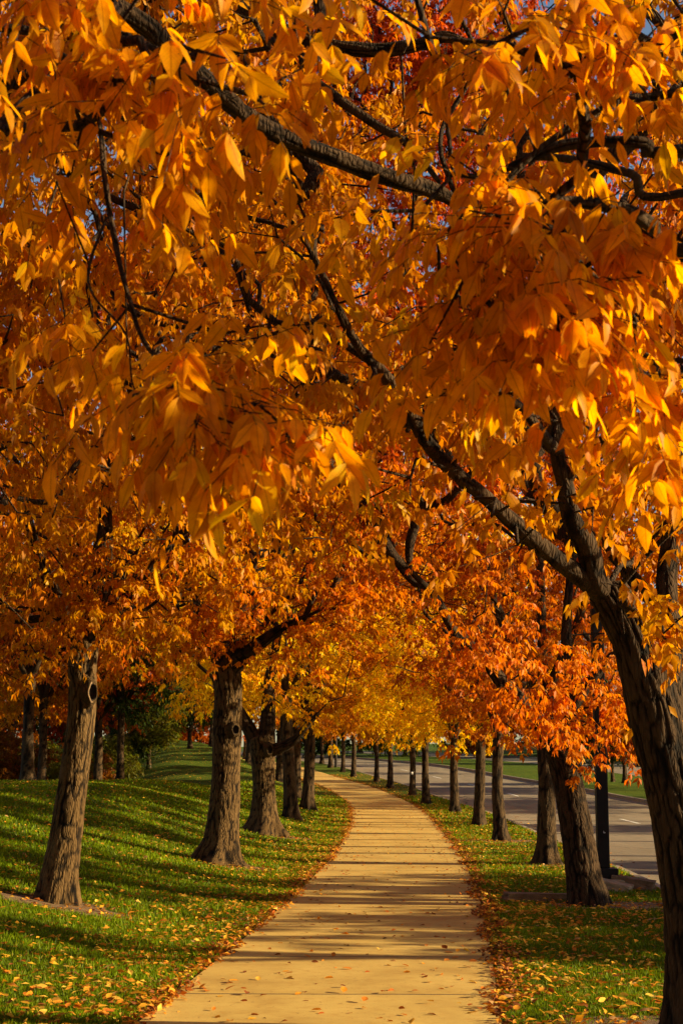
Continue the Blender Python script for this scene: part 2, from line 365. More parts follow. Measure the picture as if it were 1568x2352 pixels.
def sprays(mb, pts, dirs, r, lod, scale=1.0, m=5, red=.2, yel=.3, clear=None, topred=None):
    """at each point m compound leaves of seven drooping leaflets"""
    n = len(pts); 
    if n == 0: return 0
    pr = np.array([1 - red - yel - .08, yel * .7, red * .7, red * .3, yel * .3, .08])
    spray_t = r.choice(6, n, p=pr)
    P = np.repeat(pts, m, 0); D0 = np.repeat(dirs, m, 0); k = len(P)
    az = r.uniform(0, 2 * np.pi, k)
    out = norm(np.stack([np.cos(az), np.sin(az), r.uniform(-.15, .5, k)], 1) + .6 * D0)
    Lr = r.uniform(.13, .22, k) * scale
    P = P + r.normal(0, .035, (k, 3)) * scale
    ss = np.array([.38, .38, .66, .66, .92, .92, 1.0]); sg = np.array([-1, 1, -1, 1, -1, 1, 0])
    bend = r.uniform(.3, .8, k)
    pos = P[:, None] + out[:, None] * (Lr[:, None] * ss)[..., None]; pos[..., 2] -= (bend * Lr)[:, None] * ss ** 2
    side = norm(np.cross(out, np.array([0, 0, 1.0])))
    q = k * 7
    if lod == 0:
        e = np.array([0, .5, 1.0]); C3 = P[:, None] + out[:, None] * (Lr[:, None] * e)[..., None]; C3[..., 2] -= (bend * Lr)[:, None] * e ** 2
        if clear is not None: C3 = C3[clear(C3[:, 1])]
        kk = len(C3)
        for ax in (np.array([0, 0, .0013]), np.array([.0011, .0009, 0])):
            V = np.stack([C3 - ax, C3 + ax], 2).reshape(-1, 3); b0 = (np.arange(kk) * 6)[:, None, None]
            mb.add(V, (b0 + np.array([[0, 1, 3, 2], [2, 3, 5, 4]])[None]).reshape(-1, 4), 0)
    dd = out[:, None] * .45 + side[:, None] * (sg * .75)[None, :, None] + r.normal(0, .18, (k, 7, 3))
    dd = dd.reshape(q, 3); dd[:, 2] -= r.uniform(.55, 1.7, q)
    nn = np.repeat(out, 7, 0) * .5 + np.array([0, 0, .55]) + r.normal(0, .42, (q, 3))
    ln = r.uniform(.07, .112, q) * scale; wd = ln * r.uniform(.16, .235, q)
    pos = pos.reshape(q, 3)
    tt = np.repeat(np.repeat(spray_t, m), 7); alt = r.random(q) < .25; tt = np.where(alt, r.choice(6, q, p=pr), tt)
    lc = TINTS[tt] * r.uniform(.82, 1.15, (q, 1))
    if topred is not None:
        hz = sstep(topred, topred + 3.2, pos[:, 2] + .6 * np.sin(pos[:, 0] * 1.7 + pos[:, 1])); lc = lc * (1 - hz[:, None] * np.array([.30, .66, .2])[None])
    if lod == 0:
        ln = ln * r.uniform(.72, 1.22, q); wd = ln * r.uniform(.15, .25, q); ok = r.random(q) > .12; pos, dd, nn, ln, wd, lc = [a_[ok] for a_ in (pos, dd, nn, ln, wd, lc)]
    if clear is not None:
        ok = clear(pos + norm(dd) * (ln * .55)[:, None]); pos, dd, nn, ln, wd, lc = [a_[ok] for a_ in (pos, dd, nn, ln, wd, lc)]
    add_leaflets(mb, pos, dd, nn, ln, wd, lc, lod, r)
    return q

# ------------------------------------------------------------------ wood
def catmull(P, Rr, step):
    P = np.asarray(P, float); Rr = np.asarray(Rr, float)
    if len(P) < 3:
        n = max(2, int(np.linalg.norm(P[-1] - P[0]) / step)); t = np.linspace(0, 1, n)[:, None]
        return P[0] + (P[-1] - P[0]) * t, Rr[0] + (Rr[-1] - Rr[0]) * t[:, 0]
    Q = np.vstack([2 * P[0] - P[1], P, 2 * P[-1] - P[-2]]); oP, oR = [], []
    for i in range(1, len(Q) - 2):
        n = max(1, int(np.linalg.norm(Q[i + 1] - Q[i]) / step))
        for t in np.arange(n) / n:
            oP.append(.5 * (2 * Q[i] + (Q[i + 1] - Q[i - 1]) * t + (2 * Q[i - 1] - 5 * Q[i] + 4 * Q[i + 1] - Q[i + 2]) * t * t + (3 * Q[i] - Q[i - 1] - 3 * Q[i + 1] + Q[i + 2]) * t ** 3))
            oR.append(Rr[i - 1] * (1 - t) + Rr[i] * t)
    oP.append(P[-1]); oR.append(Rr[-1])
    return np.array(oP), np.array(oR)
def frames(P):
    tn = norm(np.gradient(P, axis=0)); a = np.array([1., 0, 0]) if abs(tn[0][0]) < .9 else np.array([0, 1., 0])
    U = [norm(a - tn[0] * a.dot(tn[0]))]
    for t in tn[1:]: u = U[-1] - t * U[-1].dot(t); U.append(norm(u))
    U = np.array(U); return tn, U, np.cross(tn, U)
def tube(mb, P, Rr, sides, mat=0, cap=True):
    P = np.asarray(P, float); Rr = np.asarray(Rr, float)
    tn, U, W = frames(P); th = np.arange(sides) * 2 * np.pi / sides
    V = P[:, None] + (U[:, None] * np.cos(th)[None, :, None] + W[:, None] * np.sin(th)[None, :, None]) * Rr[:, None, None]
    V = V.reshape(-1, 3); n = len(P); i = np.arange(n - 1)[:, None] * sides; j = np.arange(sides)[None]; k = (j + 1) % sides
    F = np.stack([i + j, i + k, i + sides + k, i + sides + j], -1).reshape(-1, 4)
    mb.add(V, F, mat, lc=np.ones((len(V), 3)), fr=np.full(len(V), .7))
def vnoise(u, v, r, nu, nv, grid=None):
    G = r.random((nv + 2, nu)) if grid is None else grid
    u = np.mod(u, nu); v = np.clip(v, 0, nv); iu = np.floor(u).astype(int) % nu; iv = np.floor(v).astype(int); fu = u - np.floor(u); fv = v - iv
    fu = fu * fu * (3 - 2 * fu); fv = fv * fv * (3 - 2 * fv); iu2 = (iu + 1) % nu; iv2 = np.minimum(iv + 1, nv + 1); iv = np.minimum(iv, nv + 1)
    return (G[iv, iu] * (1 - fu) + G[iv, iu2] * fu) * (1 - fv) + (G[iv2, iu] * (1 - fu) + G[iv2, iu2] * fu) * fv
def bark_tube(mb, P, Rr, r, sides=96, step=.035, amp=.02, flare=0., roots=5, ground=None, cell=.030):
    P, Rr = catmull(P, Rr, step); tn, U, W = frames(P); n = len(P)
    th = np.arange(sides) * 2 * np.pi / sides; s = np.concatenate([[0], np.cumsum(np.linalg.norm(np.diff(P, axis=0), axis=1))])
    TH, S = np.meshgrid(th, s); Rm = Rr.mean()
    nu = max(6, int(2 * np.pi * Rm / cell)); nv = int(s[-1] / (cell * 5.0)) + 3
    wob = (vnoise(TH / (2 * np.pi) * 6, S / .22, r, 6, int(s[-1] / .22) + 3) - .5) * 1.5
    a = vnoise(TH / (2 * np.pi) * nu + wob, S / (cell * 5.0), r, nu, nv)
    b = vnoise(TH / (2 * np.pi) * nu * 2 + wob * 2, S / (cell * 2), r, nu * 2, int(s[-1] / (cell * 2)) + 3)
    rid = np.clip(np.abs(2 * a - 1) * 2.9, 0, 1); rid = np.clip(rid * (.62 + .5 * b), 0, 1)
    big = vnoise(TH / (2 * np.pi) * 5, S / .6, r, 5, int(s[-1] / .6) + 3) - .5
    RR = Rr[:, None] * (1 + .14 * big) + amp * (rid - .6)
    if flare:
        g0 = P[0][2] if ground is None else ground
        h = np.maximum(P[:, 2] - g0, 0)[:, None]; ph = r.uniform(0, 6.3, 3)
        lob = .55 + .45 * np.cos(roots * TH + ph[0] + .6 * np.sin(TH * 2 + ph[1])) * 1.0 + .25 * np.cos(2 * TH + ph[2])
        RR = RR + flare * Rr[0] * np.exp(-h / .20) * np.clip(lob, .12, 2) + .18 * flare * Rr[0] * np.exp(-h / .7)
    V = P[:, None] + (U[:, None] * np.cos(TH)[..., None] + W[:, None] * np.sin(TH)[..., None]) * RR[..., None]
    V = V.reshape(-1, 3); i = np.arange(n - 1)[:, None] * sides; j = np.arange(sides)[None]; k = (j + 1) % sides
    F = np.stack([i + j, i + k, i + sides + k, i + sides + j], -1).reshape(-1, 4)
    mb.add(V, F, 0, fr=rid.ravel())
    c = len(V); mb.f.append(np.stack([np.full(sides, mb.n), np.roll(np.arange(sides), -1) + mb.n - sides, np.arange(sides) + mb.n - sides], 1)[:, [0, 2, 1]]); mb.m.append(np.zeros(sides))
    mb.v.append(P[-1:] + tn[-1:] * Rr[-1] * .5)
    for kk, dd in (('lc', 3), ('fr', 1), ('uvl', 2)): mb.att[kk].append(np.zeros((1, dd)) + .5)
    mb.n += 1

class Skel:
    """nodes of a branching skeleton; grown greedily towards leaf points"""
    def __init__(s, P0): s.p = [np.array(P0, float)]; s.par = [-1]; s.fix = [0.]; s.len = [0.]; s.tip = []
    def chain(s, start, pts, radii):
        j = start
        for q, rr in zip(pts, radii):
            q = np.asarray(q, float); s.p.append(q); s.par.append(j); s.fix.append(rr); s.len.append(s.len[j] + np.linalg.norm(q - s.p[j]) * .6); j = len(s.p) - 1
        return j
    def grow(s, targets, r, k=.35, seg=.38, minstart=0, wig=.08):
        targets = np.asarray(targets); m0 = len(s.p)
        cap = m0 + len(targets) * 14; P = np.zeros((cap, 3)); P[:m0] = s.p; Ln = np.full(cap, 1e9); Ln[:m0] = s.len; Ln[:minstart] = 1e9
        n = m0; d0 = np.min(np.linalg.norm(targets[:, None] - P[None, minstart:m0], axis=2), axis=1) if m0 > minstart else np.zeros(len(targets))
        for i in np.argsort(d0 + r.uniform(0, .3, len(d0))):
            t = targets[i]; d = np.linalg.norm(P[:n] - t, axis=1); j = int(np.argmin(d + k * Ln[:n] + np.where(P[:n, 2] > t[2] + .8, .25, 0)))
            dist = d[j]; q = max(1, min(12, int(math.ceil(dist / seg)))); a = P[j].copy(); prev = j
            jit = r.normal(0, wig * min(dist, 1.2), (q + 1, 3))
            for h in range(1, q + 1):
                f = h / q; x = a + (t - a) * f
                if h < q: x = x + jit[h]; x[2] += math.sin(math.pi * f) * .10 * dist
                P[n] = x; s.par.append(prev); s.fix.append(0.); ln = Ln[prev] + np.linalg.norm(x - P[prev]); Ln[n] = ln; s.len.append(ln); s.p.append(x.copy()); prev = n; n += 1
            s.tip.append(prev)
    def finish(s, rtip=.0032, rtrunk=None):
        n = len(s.p); cnt = np.zeros(n)
        for t in s.tip: cnt[t] += 1
        par = s.par
        for i in range(n - 1, 0, -1):
            if cnt[i] == 0: cnt[i] = .5 if s.fix[i] == 0 else 0
            cnt[par[i]] += cnt[i]
        N_ = max(2, cnt.max()); al = .5 if rtrunk is None else math.log(rtrunk / rtip) / math.log(N_)
        s.r = np.where(np.array(s.fix) > 0, s.fix, rtip * np.maximum(cnt, 1) ** al)
        s.P = np.array(s.p); s.kids = [[] for _ in range(n)]
        for i in range(1, n): s.kids[par[i]].append(i)
    def tubes(s, crown, trunk, r_split=.045, fine=True):
        """chains thicker than r_split go to the trunk mesh, thinner ones to the crown mesh"""
        n = len(s.p); nxt = [-1] * n
        for i in range(n):
            ks = [c for c in s.kids[i] if s.fix[c] == 0]
            if ks and s.fix[i] == 0: nxt[i] = max(ks, key=lambda c: s.r[c])
        for i in range(1, n):
            if s.fix[i] > 0: continue
            p = s.par[i]
            if s.fix[p] == 0 and nxt[p] == i and p != 0: continue
            ch = [i]
            while nxt[ch[-1]] >= 0: ch.append(nxt[ch[-1]])
            P = np.vstack([s.P[p], s.P[ch]]); rr = s.r[ch]; Rr = np.concatenate([[min(s.r[p], rr[0] * 1.15)], rr]); Rr[-1] *= .6
            if rr[0] < .0042 and not fine: continue
            big = rr[0] > r_split and trunk is not None
            if rr[0] > .012: P, Rr = catmull(P, Rr, .14 if rr[0] < .03 else .09)
            sd_ = 3 if rr[0] < .006 else 4 if rr[0] < .012 else 6 if rr[0] < .03 else 10
            tube(trunk if big else crown, P, Rr, sd_, 0)

def crown_points(c, rad, n, r, zmin, nl=46, inner=.25, droop=.0):
    """leaf points in lobes spread through an egg-shaped crown"""
    out = []
    d = norm(r.normal(0, 1, (nl, 3))); f = r.uniform(.45, .98, (nl, 1)) ** .6
    lob = np.array(c) + d * f * np.array(rad)
    lob[:, 2] = np.maximum(lob[:, 2], zmin + .2 + r.uniform(0, .9, nl))
    lr = r.uniform(.55, 1.15, nl)
    k = int(n * (1 - inner)); idx = r.integers(0, nl, k)
    v = norm(r.normal(0, 1, (k, 3))) * r.random((k, 1)) ** .45 * lr[idx][:, None]; v[:, 2] *= .7
    out.append(lob[idx] + v)
    k = n - k; v = norm(r.normal(0, 1, (k, 3))) * r.random((k, 1)) ** .4; out.append(np.array(c) + v * np.array(rad))
    P = np.vstack(out); 
    rr = np.hypot(P[:, 0] - c[0], P[:, 1] - c[1]) / rad[0]
    lim = zmin - droop * np.clip(rr - .55, 0, .5) * 2 + .25 * (1 - rr)
    return P[P[:, 2] > lim]

# ------------------------------------------------------------------ prototypes for the many further trees
GOLD = (.62, .27, .002, 1); ORANGE = (.62, .21, .003, 1); AMBER = (.62, .26, .002, 1); RED = (.26, .03, .004, 1); YELLOW = (.96, .64, .004, 1); RUST = (.50, .12, .004, 1); NEAR = (.84, .39, .002, 1); DIM = (.20, .07, .006, 1)  # YELLOW boosted: sunlit glow of the far crowns put into the colour
CONIF = (.035, .062, .012, 1); OLIVE = (.13, .14, .012, 1)
def proto(seed, zfork, zmin, top, rad, n, scale, m, rt, lod=1, nl=46, lean=(0, 0), droop=.5, forks=4, sides=40):
    r = np.random.default_rng(seed); s = Skel((0, 0, -.25))
    fork = np.array([lean[0], lean[1], zfork]); mid = fork * .5 + np.array([r.uniform(-.06, .06), r.uniform(-.06, .06), 0])
    a = s.chain(0, [mid, fork], [rt * .85, rt * .82])
    ends = []
    for i in range(forks):
        az = i * 2 * np.pi / forks + r.uniform(-.4, .4); el = r.uniform(.75, 1.15); ln = r.uniform(1.4, 2.2) * (top / 9.5)
        v = np.array([math.cos(az) * math.cos(el), math.sin(az) * math.cos(el), math.sin(el)])
        s.chain(a, [fork + v * ln * .35, fork + v * ln * .7 + np.array([0, 0, .1]), fork + v * ln + np.array([0, 0, .3])], [rt * .5, rt * .42, rt * .3])
    s.chain(a, [fork + (0, 0, .8), fork + (r.uniform(-.2, .2), r.uniform(-.2, .2), 2.0 * top / 9.5), fork + (r.uniform(-.4, .4), r.uniform(-.4, .4), 3.6 * top / 9.5)], [rt * .55, rt * .42, rt * .3])
    c = np.array([fork[0], fork[1], (zmin + top) / 2]); pts = crown_points(c, (rad, rad, (top - zmin) / 2), n, r, zmin, nl, droop=droop)
    s.grow(pts, r, minstart=3); s.finish()
    tm, cm = MB(), MB()
    bark_tube(tm, [(0, 0, -.3), (mid[0] * .5, mid[1] * .5, zfork * .25), mid, fork, fork + (0, 0, .35)], [rt, rt * .92, rt * .85, rt * .9, rt * .6], r, sides, .06, .014, .75, ground=0., cell=.05)
    for i in range(3, len(s.p)):
        if s.fix[i] > 0 and (s.par[i] == a):
            ch = [i]; 
            while any(s.fix[c_] > 0 for c_ in s.kids[ch[-1]]): ch.append([c_ for c_ in s.kids[ch[-1]] if s.fix[c_] > 0][0])
            P, Rr = catmull(np.vstack([fork - (0, 0, .12), s.P[ch]]), np.concatenate([[s.r[i] * 1.15], s.r[ch]]), .1); tube(tm, P, Rr, 12)
    s.tubes(cm, tm, fine=scale < 1.2)
    tp = s.P[s.tip]; dr = norm(tp - s.P[[s.par[i] for i in s.tip]])
    sprays(cm, tp, dr, r, lod, scale, m, .12, .42)
    small = [i for i in range(1, len(s.p)) if s.fix[i] == 0 and s.r[i] < .012 and r.random() < .3]
    if small: sprays(cm, s.P[small], norm(r.normal(0, 1, (len(small), 3))), r, lod, scale, max(2, m // 2), .12, .42)
    return tm.mesh('trunk', [M['bark_proto']], True, ('fr',)), cm.mesh('crown', [M['twig'], M['leaf']], True, ('lc', 'fr'))
P_MID = [proto(11, 3.0, 2.1, 11.6, 4.0, 1800, 1.15, 4, .17), proto(12, 2.8, 2.2, 11.2, 3.9, 1800, 1.15, 4, .16, lean=(.15, .1)), proto(13, 3.2, 2.3, 12.0, 4.1, 1800, 1.12, 4, .18, lean=(-.1, .1))]
P_FAR = [proto(21, 2.9, 2.2, 11, 3.9, 720, 1.9, 4, .17, 2, sides=16), proto(22, 3.1, 2.4, 11.4, 4.1, 720, 1.9, 4, .16, 2, sides=16)]
def conifer_proto(seed):
    r = np.random.default_rng(seed); tm, cm = MB(), MB()
    bark_tube(tm, [(0, 0, -.3), (0, 0, 3), (0, 0, 8)], [.2, .15, .04], r, 16, .15, .01, .4, ground=0)
    pts, dr = [], []
    for z in np.arange(1.1, 9.4, .33):
        R0 = 2.7 * (1 - (z / 9.9)) + .15
        for k in range(int(6 + R0 * 3)):
            az = r.uniform(0, 6.28); e = np.array([math.cos(az), math.sin(az), -.22]); ln = R0 * r.uniform(.7, 1.1)
            tube(cm, [(0, 0, z), e * ln + (0, 0, z)], [.02, .006], 3)
            q = int(ln / .2) + 2
            for f in np.linspace(.25, 1, q): pts.append(e * ln * f + (0, 0, z) + r.normal(0, .05, 3)); dr.append(e)
    sprays(cm, np.array(pts), np.array(dr), r, 2, 1.15, 2)
    return tm.mesh('trunk', [M['bark_proto']], True, ('fr',)), cm.mesh('crown', [M['twig'], M['leaf']], True, ('lc', 'fr'))
P_HIGH = [proto(51, 5.2, 5.6, 11.0, 1.0, 110, 1.9, 4, .20, 2, 9, sides=16, droop=.1), proto(52, 4.9, 5.3, 10.4, 1.1, 110, 1.9, 4, .18, 2, 9, sides=16, droop=.1)]  # narrow high crowns shaped to cast shade stripes on the path
P_BUSH = proto(61, .5, .15, 4.2, 2.7, 420, 2.0, 4, .09, 2, 24, sides=12)
P_CON = conifer_proto(31)
P_SMALL = proto(41, 1.1, .95, 3.6, 1.7, 330, 1.5, 4, .1, 2, 18, sides=16)

def plant(name, proto_, x, y, color, label, cat, group, scale=1.0, rz=None, zs=None, z=None):
    rt = empty(name, (x, y, float(H(x, y)) if z is None else z), random.uniform(0, 6.28) if rz is None else rz)
    rt.scale = (scale, scale, scale if zs is None else zs)
    tag(rt, label, cat, group)
    for nm, me in zip(('trunk', 'crown'), proto_):
        o = bpy.data.objects.new(nm, me); col.objects.link(o); o.parent = rt; o.color = color
    return rt

# ------------------------------------------------------------------ near trees, each with its own trunk, limbs and crown
VISIBLE = []      # boughs that stay bare enough to be seen: (pixel polyline, distance)
def clear_boughs(P):
    u, v, d = project(P); ok = np.ones(len(P), bool); h_ = (np.sin(u * .21 + v * .17) + np.sin(v * .13 - u * .11 + 2)) * .5
    for pts_, D_, w_ in VISIBLE:
        q = np.array(pts_) / 2.2991; best = np.full(len(P), 1e9)
        for a, b in zip(q[:-1], q[1:]):
            ab = b - a; t = np.clip(((u - a[0]) * ab[0] + (v - a[1]) * ab[1]) / ab.dot(ab), 0, 1); best = np.minimum(best, np.hypot(u - a[0] - t * ab[0], v - a[1] - t * ab[1]))
        ok &= ~((best < w_ * (1 + .5 * h_)) & (d < D_ + .15))
    return ok
VISIBLE += [([(510, 220), (600, 290), (750, 360), (880, 405), (1000, 440)], 7.2, 18), ([(1405, 1372), (1259, 1271), (1108, 1140), (984, 1021), (949, 961)], 10.5, 13), ([(903, 891), (823, 796), (740, 640)], 9.6, 8),
            ([(1374, 1346), (1314, 1191), (1278, 1036), (1271, 970)], 10.5, 13), ([(1282, 1045), (1199, 940), (1133, 891)], 10, 8), ([(1545, 1770), (1450, 1560), (1400, 1400)], 10.6, 22), ([(1568, 345), (1400, 325), (1290, 335), (1190, 375)], 4.9, 10),
            ([(1568, 560), (1450, 480), (1300, 465)], 4.9, 10), ([(700, 92), (850, 115), (1030, 85)], 8.8, 9), ([(690, 160), (780, 230), (930, 330)], 8.8, 8), ([(300, 40), (380, 105)], 7, 9), ([(235, 300), (240, 400), (265, 560), (300, 700), (340, 800)], 4.8, 13), ([(205, 610), (215, 680), (290, 770), (310, 900)], 4.2, 7),
            ([(1568, 210), (1450, 225), (1350, 270), (1230, 350)], 4.9, 6), ([(1450, 400), (1300, 365)], 5.2, 7)]
LIT = [(9.5, 14.9), (15.6, 19), (19.5, 22.3), (23, 27), (27.5, 33.5), (34.2, 38), (38.6, 46)]  # bands where low crown skirts are pruned to let the sun through
def sun_skirt(P, r):
    """the low skirts of the crowns on the road side are thinned so the sun comes under them on to the path"""
    te = math.tan(R(SUN_EL)); gx = P[:, 0] - P[:, 2] / te; yr = P[:, 1] + .123 * (P[:, 0] + 1.0)
    low = (P[:, 0] > 1.0) & (gx < 2.4) & (gx > -12) & (P[:, 2] < np.where(np.abs(yr - 17.4) < .5, 5.8, 4.9))
    inb = np.zeros(len(P), bool)
    for a, b in LIT: inb |= (yr > a - .2) & (yr < b + .2)
    return ~(low & inb & (r.random(len(P)) < .93))

def near_tree(label, D, trunk_px, limbs, color, seed, n, crown, zmin, extra=(), lod=1, keep=None, scale=1.0, m=5, flare=.8, stems=(), knots=(), red=.2, yel=.3, droop=.6, group=None, world_trunk=None, amp=.015, topred=None):
    """trunk_px: (px, py, width px) from the ground up at distance D; limbs: lists of (point, radius) in metres"""
    r = np.random.default_rng(seed)
    if world_trunk: TP = [np.array(p[:3], float) for p in world_trunk]; TR = [p[3] for p in world_trunk]
    else:
        TP = [pix(a, b, D) for a, b, _ in trunk_px]; TR = [c * D / FPX / 2 for _, _, c in trunk_px]
    x0, y0 = TP[0][0], TP[0][1]; g0 = float(H(x0, y0)); base = np.array([x0, y0, g0])
    TP[0] = np.array([x0, y0, g0 + .02]); TP = [TP[0] - (0, 0, .3)] + TP; TR = [TR[0]] + TR
    root = empty('ash_tree', base); tag(root, label, 'tree', group)
    tm = MB(); bark_tube(tm, [p - base for p in TP], TR, r, 112, .032, amp, flare, ground=0.0)
    s = Skel(TP[0]); top = s.chain(0, TP[1:], TR[1:])
    for st in stems:                                   # extra stems that fork off low
        P = [np.array(p, float) for p, _ in st]; Rr = [q for _, q in st]
        bark_tube(tm, [p - base for p in P], Rr, r, 72, .035, amp * .8, 0)
    tm.build('trunk', [M['bark_shaded' if D < 15 or D == 19.9 else 'bark']], root, True, ('fr',))
    nb = len(s.p); 
    for st in stems: s.chain(top, [p for p, _ in st], [q for _, q in st])
    for lb in limbs:
        P = [np.array(p, float) for p, _ in lb]; Rr = [q for _, q in lb]
        lm = MB(); bark_tube(lm, [p - base for p in P], Rr, r, 40, .035, min(.012, Rr[0] * .12), 0, cell=.03)
        lm.build('limb', [M['bark_shaded']], root, True, ('fr',))
        j = int(np.argmin(np.linalg.norm(np.array(s.p) - P[0], axis=1))); Pd, Rd = catmull(P, Rr, .3); s.chain(j, Pd[1:], Rd[1:])
    pts = crown_points(crown[0], crown[1], n, r, zmin, 50, droop=droop) if n else np.zeros((0, 3))
    if len(pts):
        if keep is not None: pts = pts[keep(pts, r)]
        pts = pts[sun_skirt(pts, r)]
        u, v, d = project(pts); out = (u < -120) | (u > 800) | (v < -160) | (d < .5)
        pts = pts[~out | (r.random(len(pts)) < .4)]
    ex = []
    for (px, py, dd, rad, cnt) in extra:
        c = pixS(px, py, dd); ex.append(c + r.normal(0, 1, (cnt, 3)) * rad * .5)
    if ex: pts = np.vstack([pts] + ex)
    s.grow(pts, r, minstart=max(1, nb - 2) if limbs else 2); s.finish(.0042 if D < 14 else .0036)
    s.P = s.P - base
    cm = MB(); s.tubes(cm, None)
    tip = s.P[s.tip]; dr = norm(tip - s.P[[s.par[i] for i in s.tip]])
    cl = (lambda Q: clear_boughs(Q + base)) if D < 15 else None
    sprays(cm, tip, dr, r, lod, scale, m, red, yel, cl, topred)
    small = [i for i in range(1, len(s.p)) if s.fix[i] == 0 and s.r[i] < .011 and r.random() < .3]
    sm = s.P[small]
    if keep is not None and len(sm): sm = sm[keep(sm + base, r)]
    if len(sm): sprays(cm, sm, norm(r.normal(0, 1, (len(sm), 3))), r, lod, scale, 3, red, yel, cl, topred)
    c = cm.build('crown', [M['twig'], M['leaf_near' if lod == 0 else 'leaf']], root, True, ('lc', 'fr', 'uvl') if lod == 0 else ('lc', 'fr')); c.color = color
    for (kx, ky, w_, h_) in knots:                     # healed branch scar: callus ring, pale rim, hollow shade painted dark
        P = pix(kx, ky, D); ti = min(range(len(TP) - 1), key=lambda i: abs(TP[i][2] - P[2])); f = np.array([P[0] - np.interp(P[2], [q[2] for q in TP], [q[0] for q in TP]), 0, 0])
        rr = np.interp(P[2], [q[2] for q in TP], TR); fx = np.clip(f[0] / rr, -.95, .95); nrm = np.array([fx, -math.sqrt(1 - fx * fx), 0])
        cx = np.interp(P[2], [q[2] for q in TP], [q[0] for q in TP]); c0 = np.array([cx, D, P[2]]) + nrm * (rr * 1.0) - base
        sx = np.array([-nrm[1], nrm[0], 0]); a = w_ * D / FPX / 2; b = h_ * D / FPX / 2
        ku = MB(); 
        prof = [(2.0, -.02), (1.6, .045), (1.2, .085), (1.0, .09), (.82, .06), (.7, .03)]
        ns = 28; th = np.arange(ns) * 2 * np.pi / ns; V = []
        for q, o_ in prof:
            jj = 1 + .06 * np.sin(th * 5 + seed) * (q > .9)
            V.append(c0 + np.outer(np.cos(th) * a * q * jj, sx) + np.outer(np.sin(th) * b * q * jj, (0, 0, 1)) + nrm * o_)
        V = np.vstack(V); i = np.arange(len(prof) - 1)[:, None] * ns; j = np.arange(ns)[None]; k = (j + 1) % ns
        F = np.stack([i + j, i + k, i + ns + k, i + ns + j], -1); 
        ku.add(V, F[:2].reshape(-1, 4), 0, fr=np.full(len(V), .6)); ku.f.append(F[2:3].reshape(-1, 4)); ku.m.append(np.where((np.cos(th) * (-1) > .1) & (D < 20), 1, 0)); ku.f.append(F[3:].reshape(-1, 4)); ku.m.append(np.full(ns * (len(prof) - 4), 2))
        ku.f.append(np.array([[(len(prof) - 1) * ns + q for q in range(ns)]])); ku.m.append(np.array([2]))
        ku.build('knot_hole', [M['bark'], M['wood'], M['hollow']], root, True, ('fr',))
    return root
def px_limb(pts, D0, D1, k=2.2991):
    """(x, y, width) read on a 1568-wide picture, distance running from D0 to D1"""
    n = len(pts); out = []
    for i, (a, b, w_) in enumerate(pts):
        D = D0 + (D1 - D0) * i / (n - 1); out.append((pix(a / k, b / k, D), w_ / k * D / FPX / 2))
    return out

def keep_near(P, r):
    """the camera looks along a clear avenue: near foliage ends where the photograph shows it ending"""
    u, v, d = project(P)
    lim = np.interp(u, [-150, 0, 150, 200, 290, 330, 420, 520, 600, 640, 682, 830], [600, 560, 500, 525, 500, 430, 440, 500, 560, 620, 660, 700])
    ok = (v < lim - r.uniform(0, 40, len(P))) & (np.linalg.norm(P - np.array([0, 0, CH]), axis=1) > 3.0)
    # the tunnel in the middle stays open enough to see further trees
    mid = (u > 215) & (u < 450) & (v > 170) & (v < 420)
    ok &= ~mid | (r.random(len(P)) < .5)
    red_ = (u > 330) & (u < 470) & (v > 10) & (v < 300)
    ok &= ~red_ | (r.random(len(P)) < .35)
    gap = ((u - 478) / 26) ** 2 + ((v - 118) / 45) ** 2 < 1
    ok &= ~gap | (r.random(len(P)) < .25)
    inside = (u > -60) & (u < 740) & (v > -60) & (v < 1080) & (d > .2)
    return ok | (~inside & (P[:, 2] > 2.3) & (np.linalg.norm(P - np.array([0, 0, CH]), axis=1) > 3.0))
def near_world(x, y, rt, zf, r_):
    return [(x, y, 0, rt * 1.1), (x + r_[0] * .4, y + r_[1] * .4, zf * .4, rt), (x + r_[0], y + r_[1], zf, rt * .95)]

# right row: the big forked tree at the right edge of the frame
RT = [(704, 1046, 60), (697, 960, 57), (690, 890, 56), (676, 810, 54), (660, 740, 52), (648, 690, 49), (634, 645, 44), (618, 612, 42), (606, 590, 40)]
D0 = 10.4
limb_left = px_limb([(1405, 1372, 62), (1335, 1327, 46), (1259, 1271, 42), (1184, 1206, 39), (1108, 1140, 37), (1034, 1076, 36), (984, 1021, 34), (949, 961, 33), (903, 891, 30), (859, 836, 27), (823, 796, 22), (770, 700, 17), (720, 590, 13), (650, 480, 9)], 10.4, 8.8)
limb_mid = px_limb([(1395, 1365, 62), (1374, 1346, 58), (1349, 1261, 52), (1314, 1191, 46), (1294, 1106, 39), (1278, 1036, 33), (1271, 970, 28), (1290, 880, 24), (1262, 760, 18), (1290, 620, 12)], 10.4, 9.6)
limb_sub = px_limb([(1282, 1045, 28), (1253, 1006, 26), (1199, 940, 22), (1133, 891, 19), (1060, 800, 13), (1010, 690, 8)], 10.0, 8.6)
stem2 = px_limb([(1545, 1770, 62), (1540, 1600, 58), (1537, 1450, 54), (1530, 1330, 48), (1545, 1220, 44), (1560, 1100, 38), (1530, 960, 30), (1500, 800, 22)], 10.75, 11.6)
limb_r2 = px_limb([(1532, 1400, 46), (1470, 1350, 36), (1430, 1300, 30), (1385, 1240, 24), (1350, 1120, 16)], 11.0, 11.8)
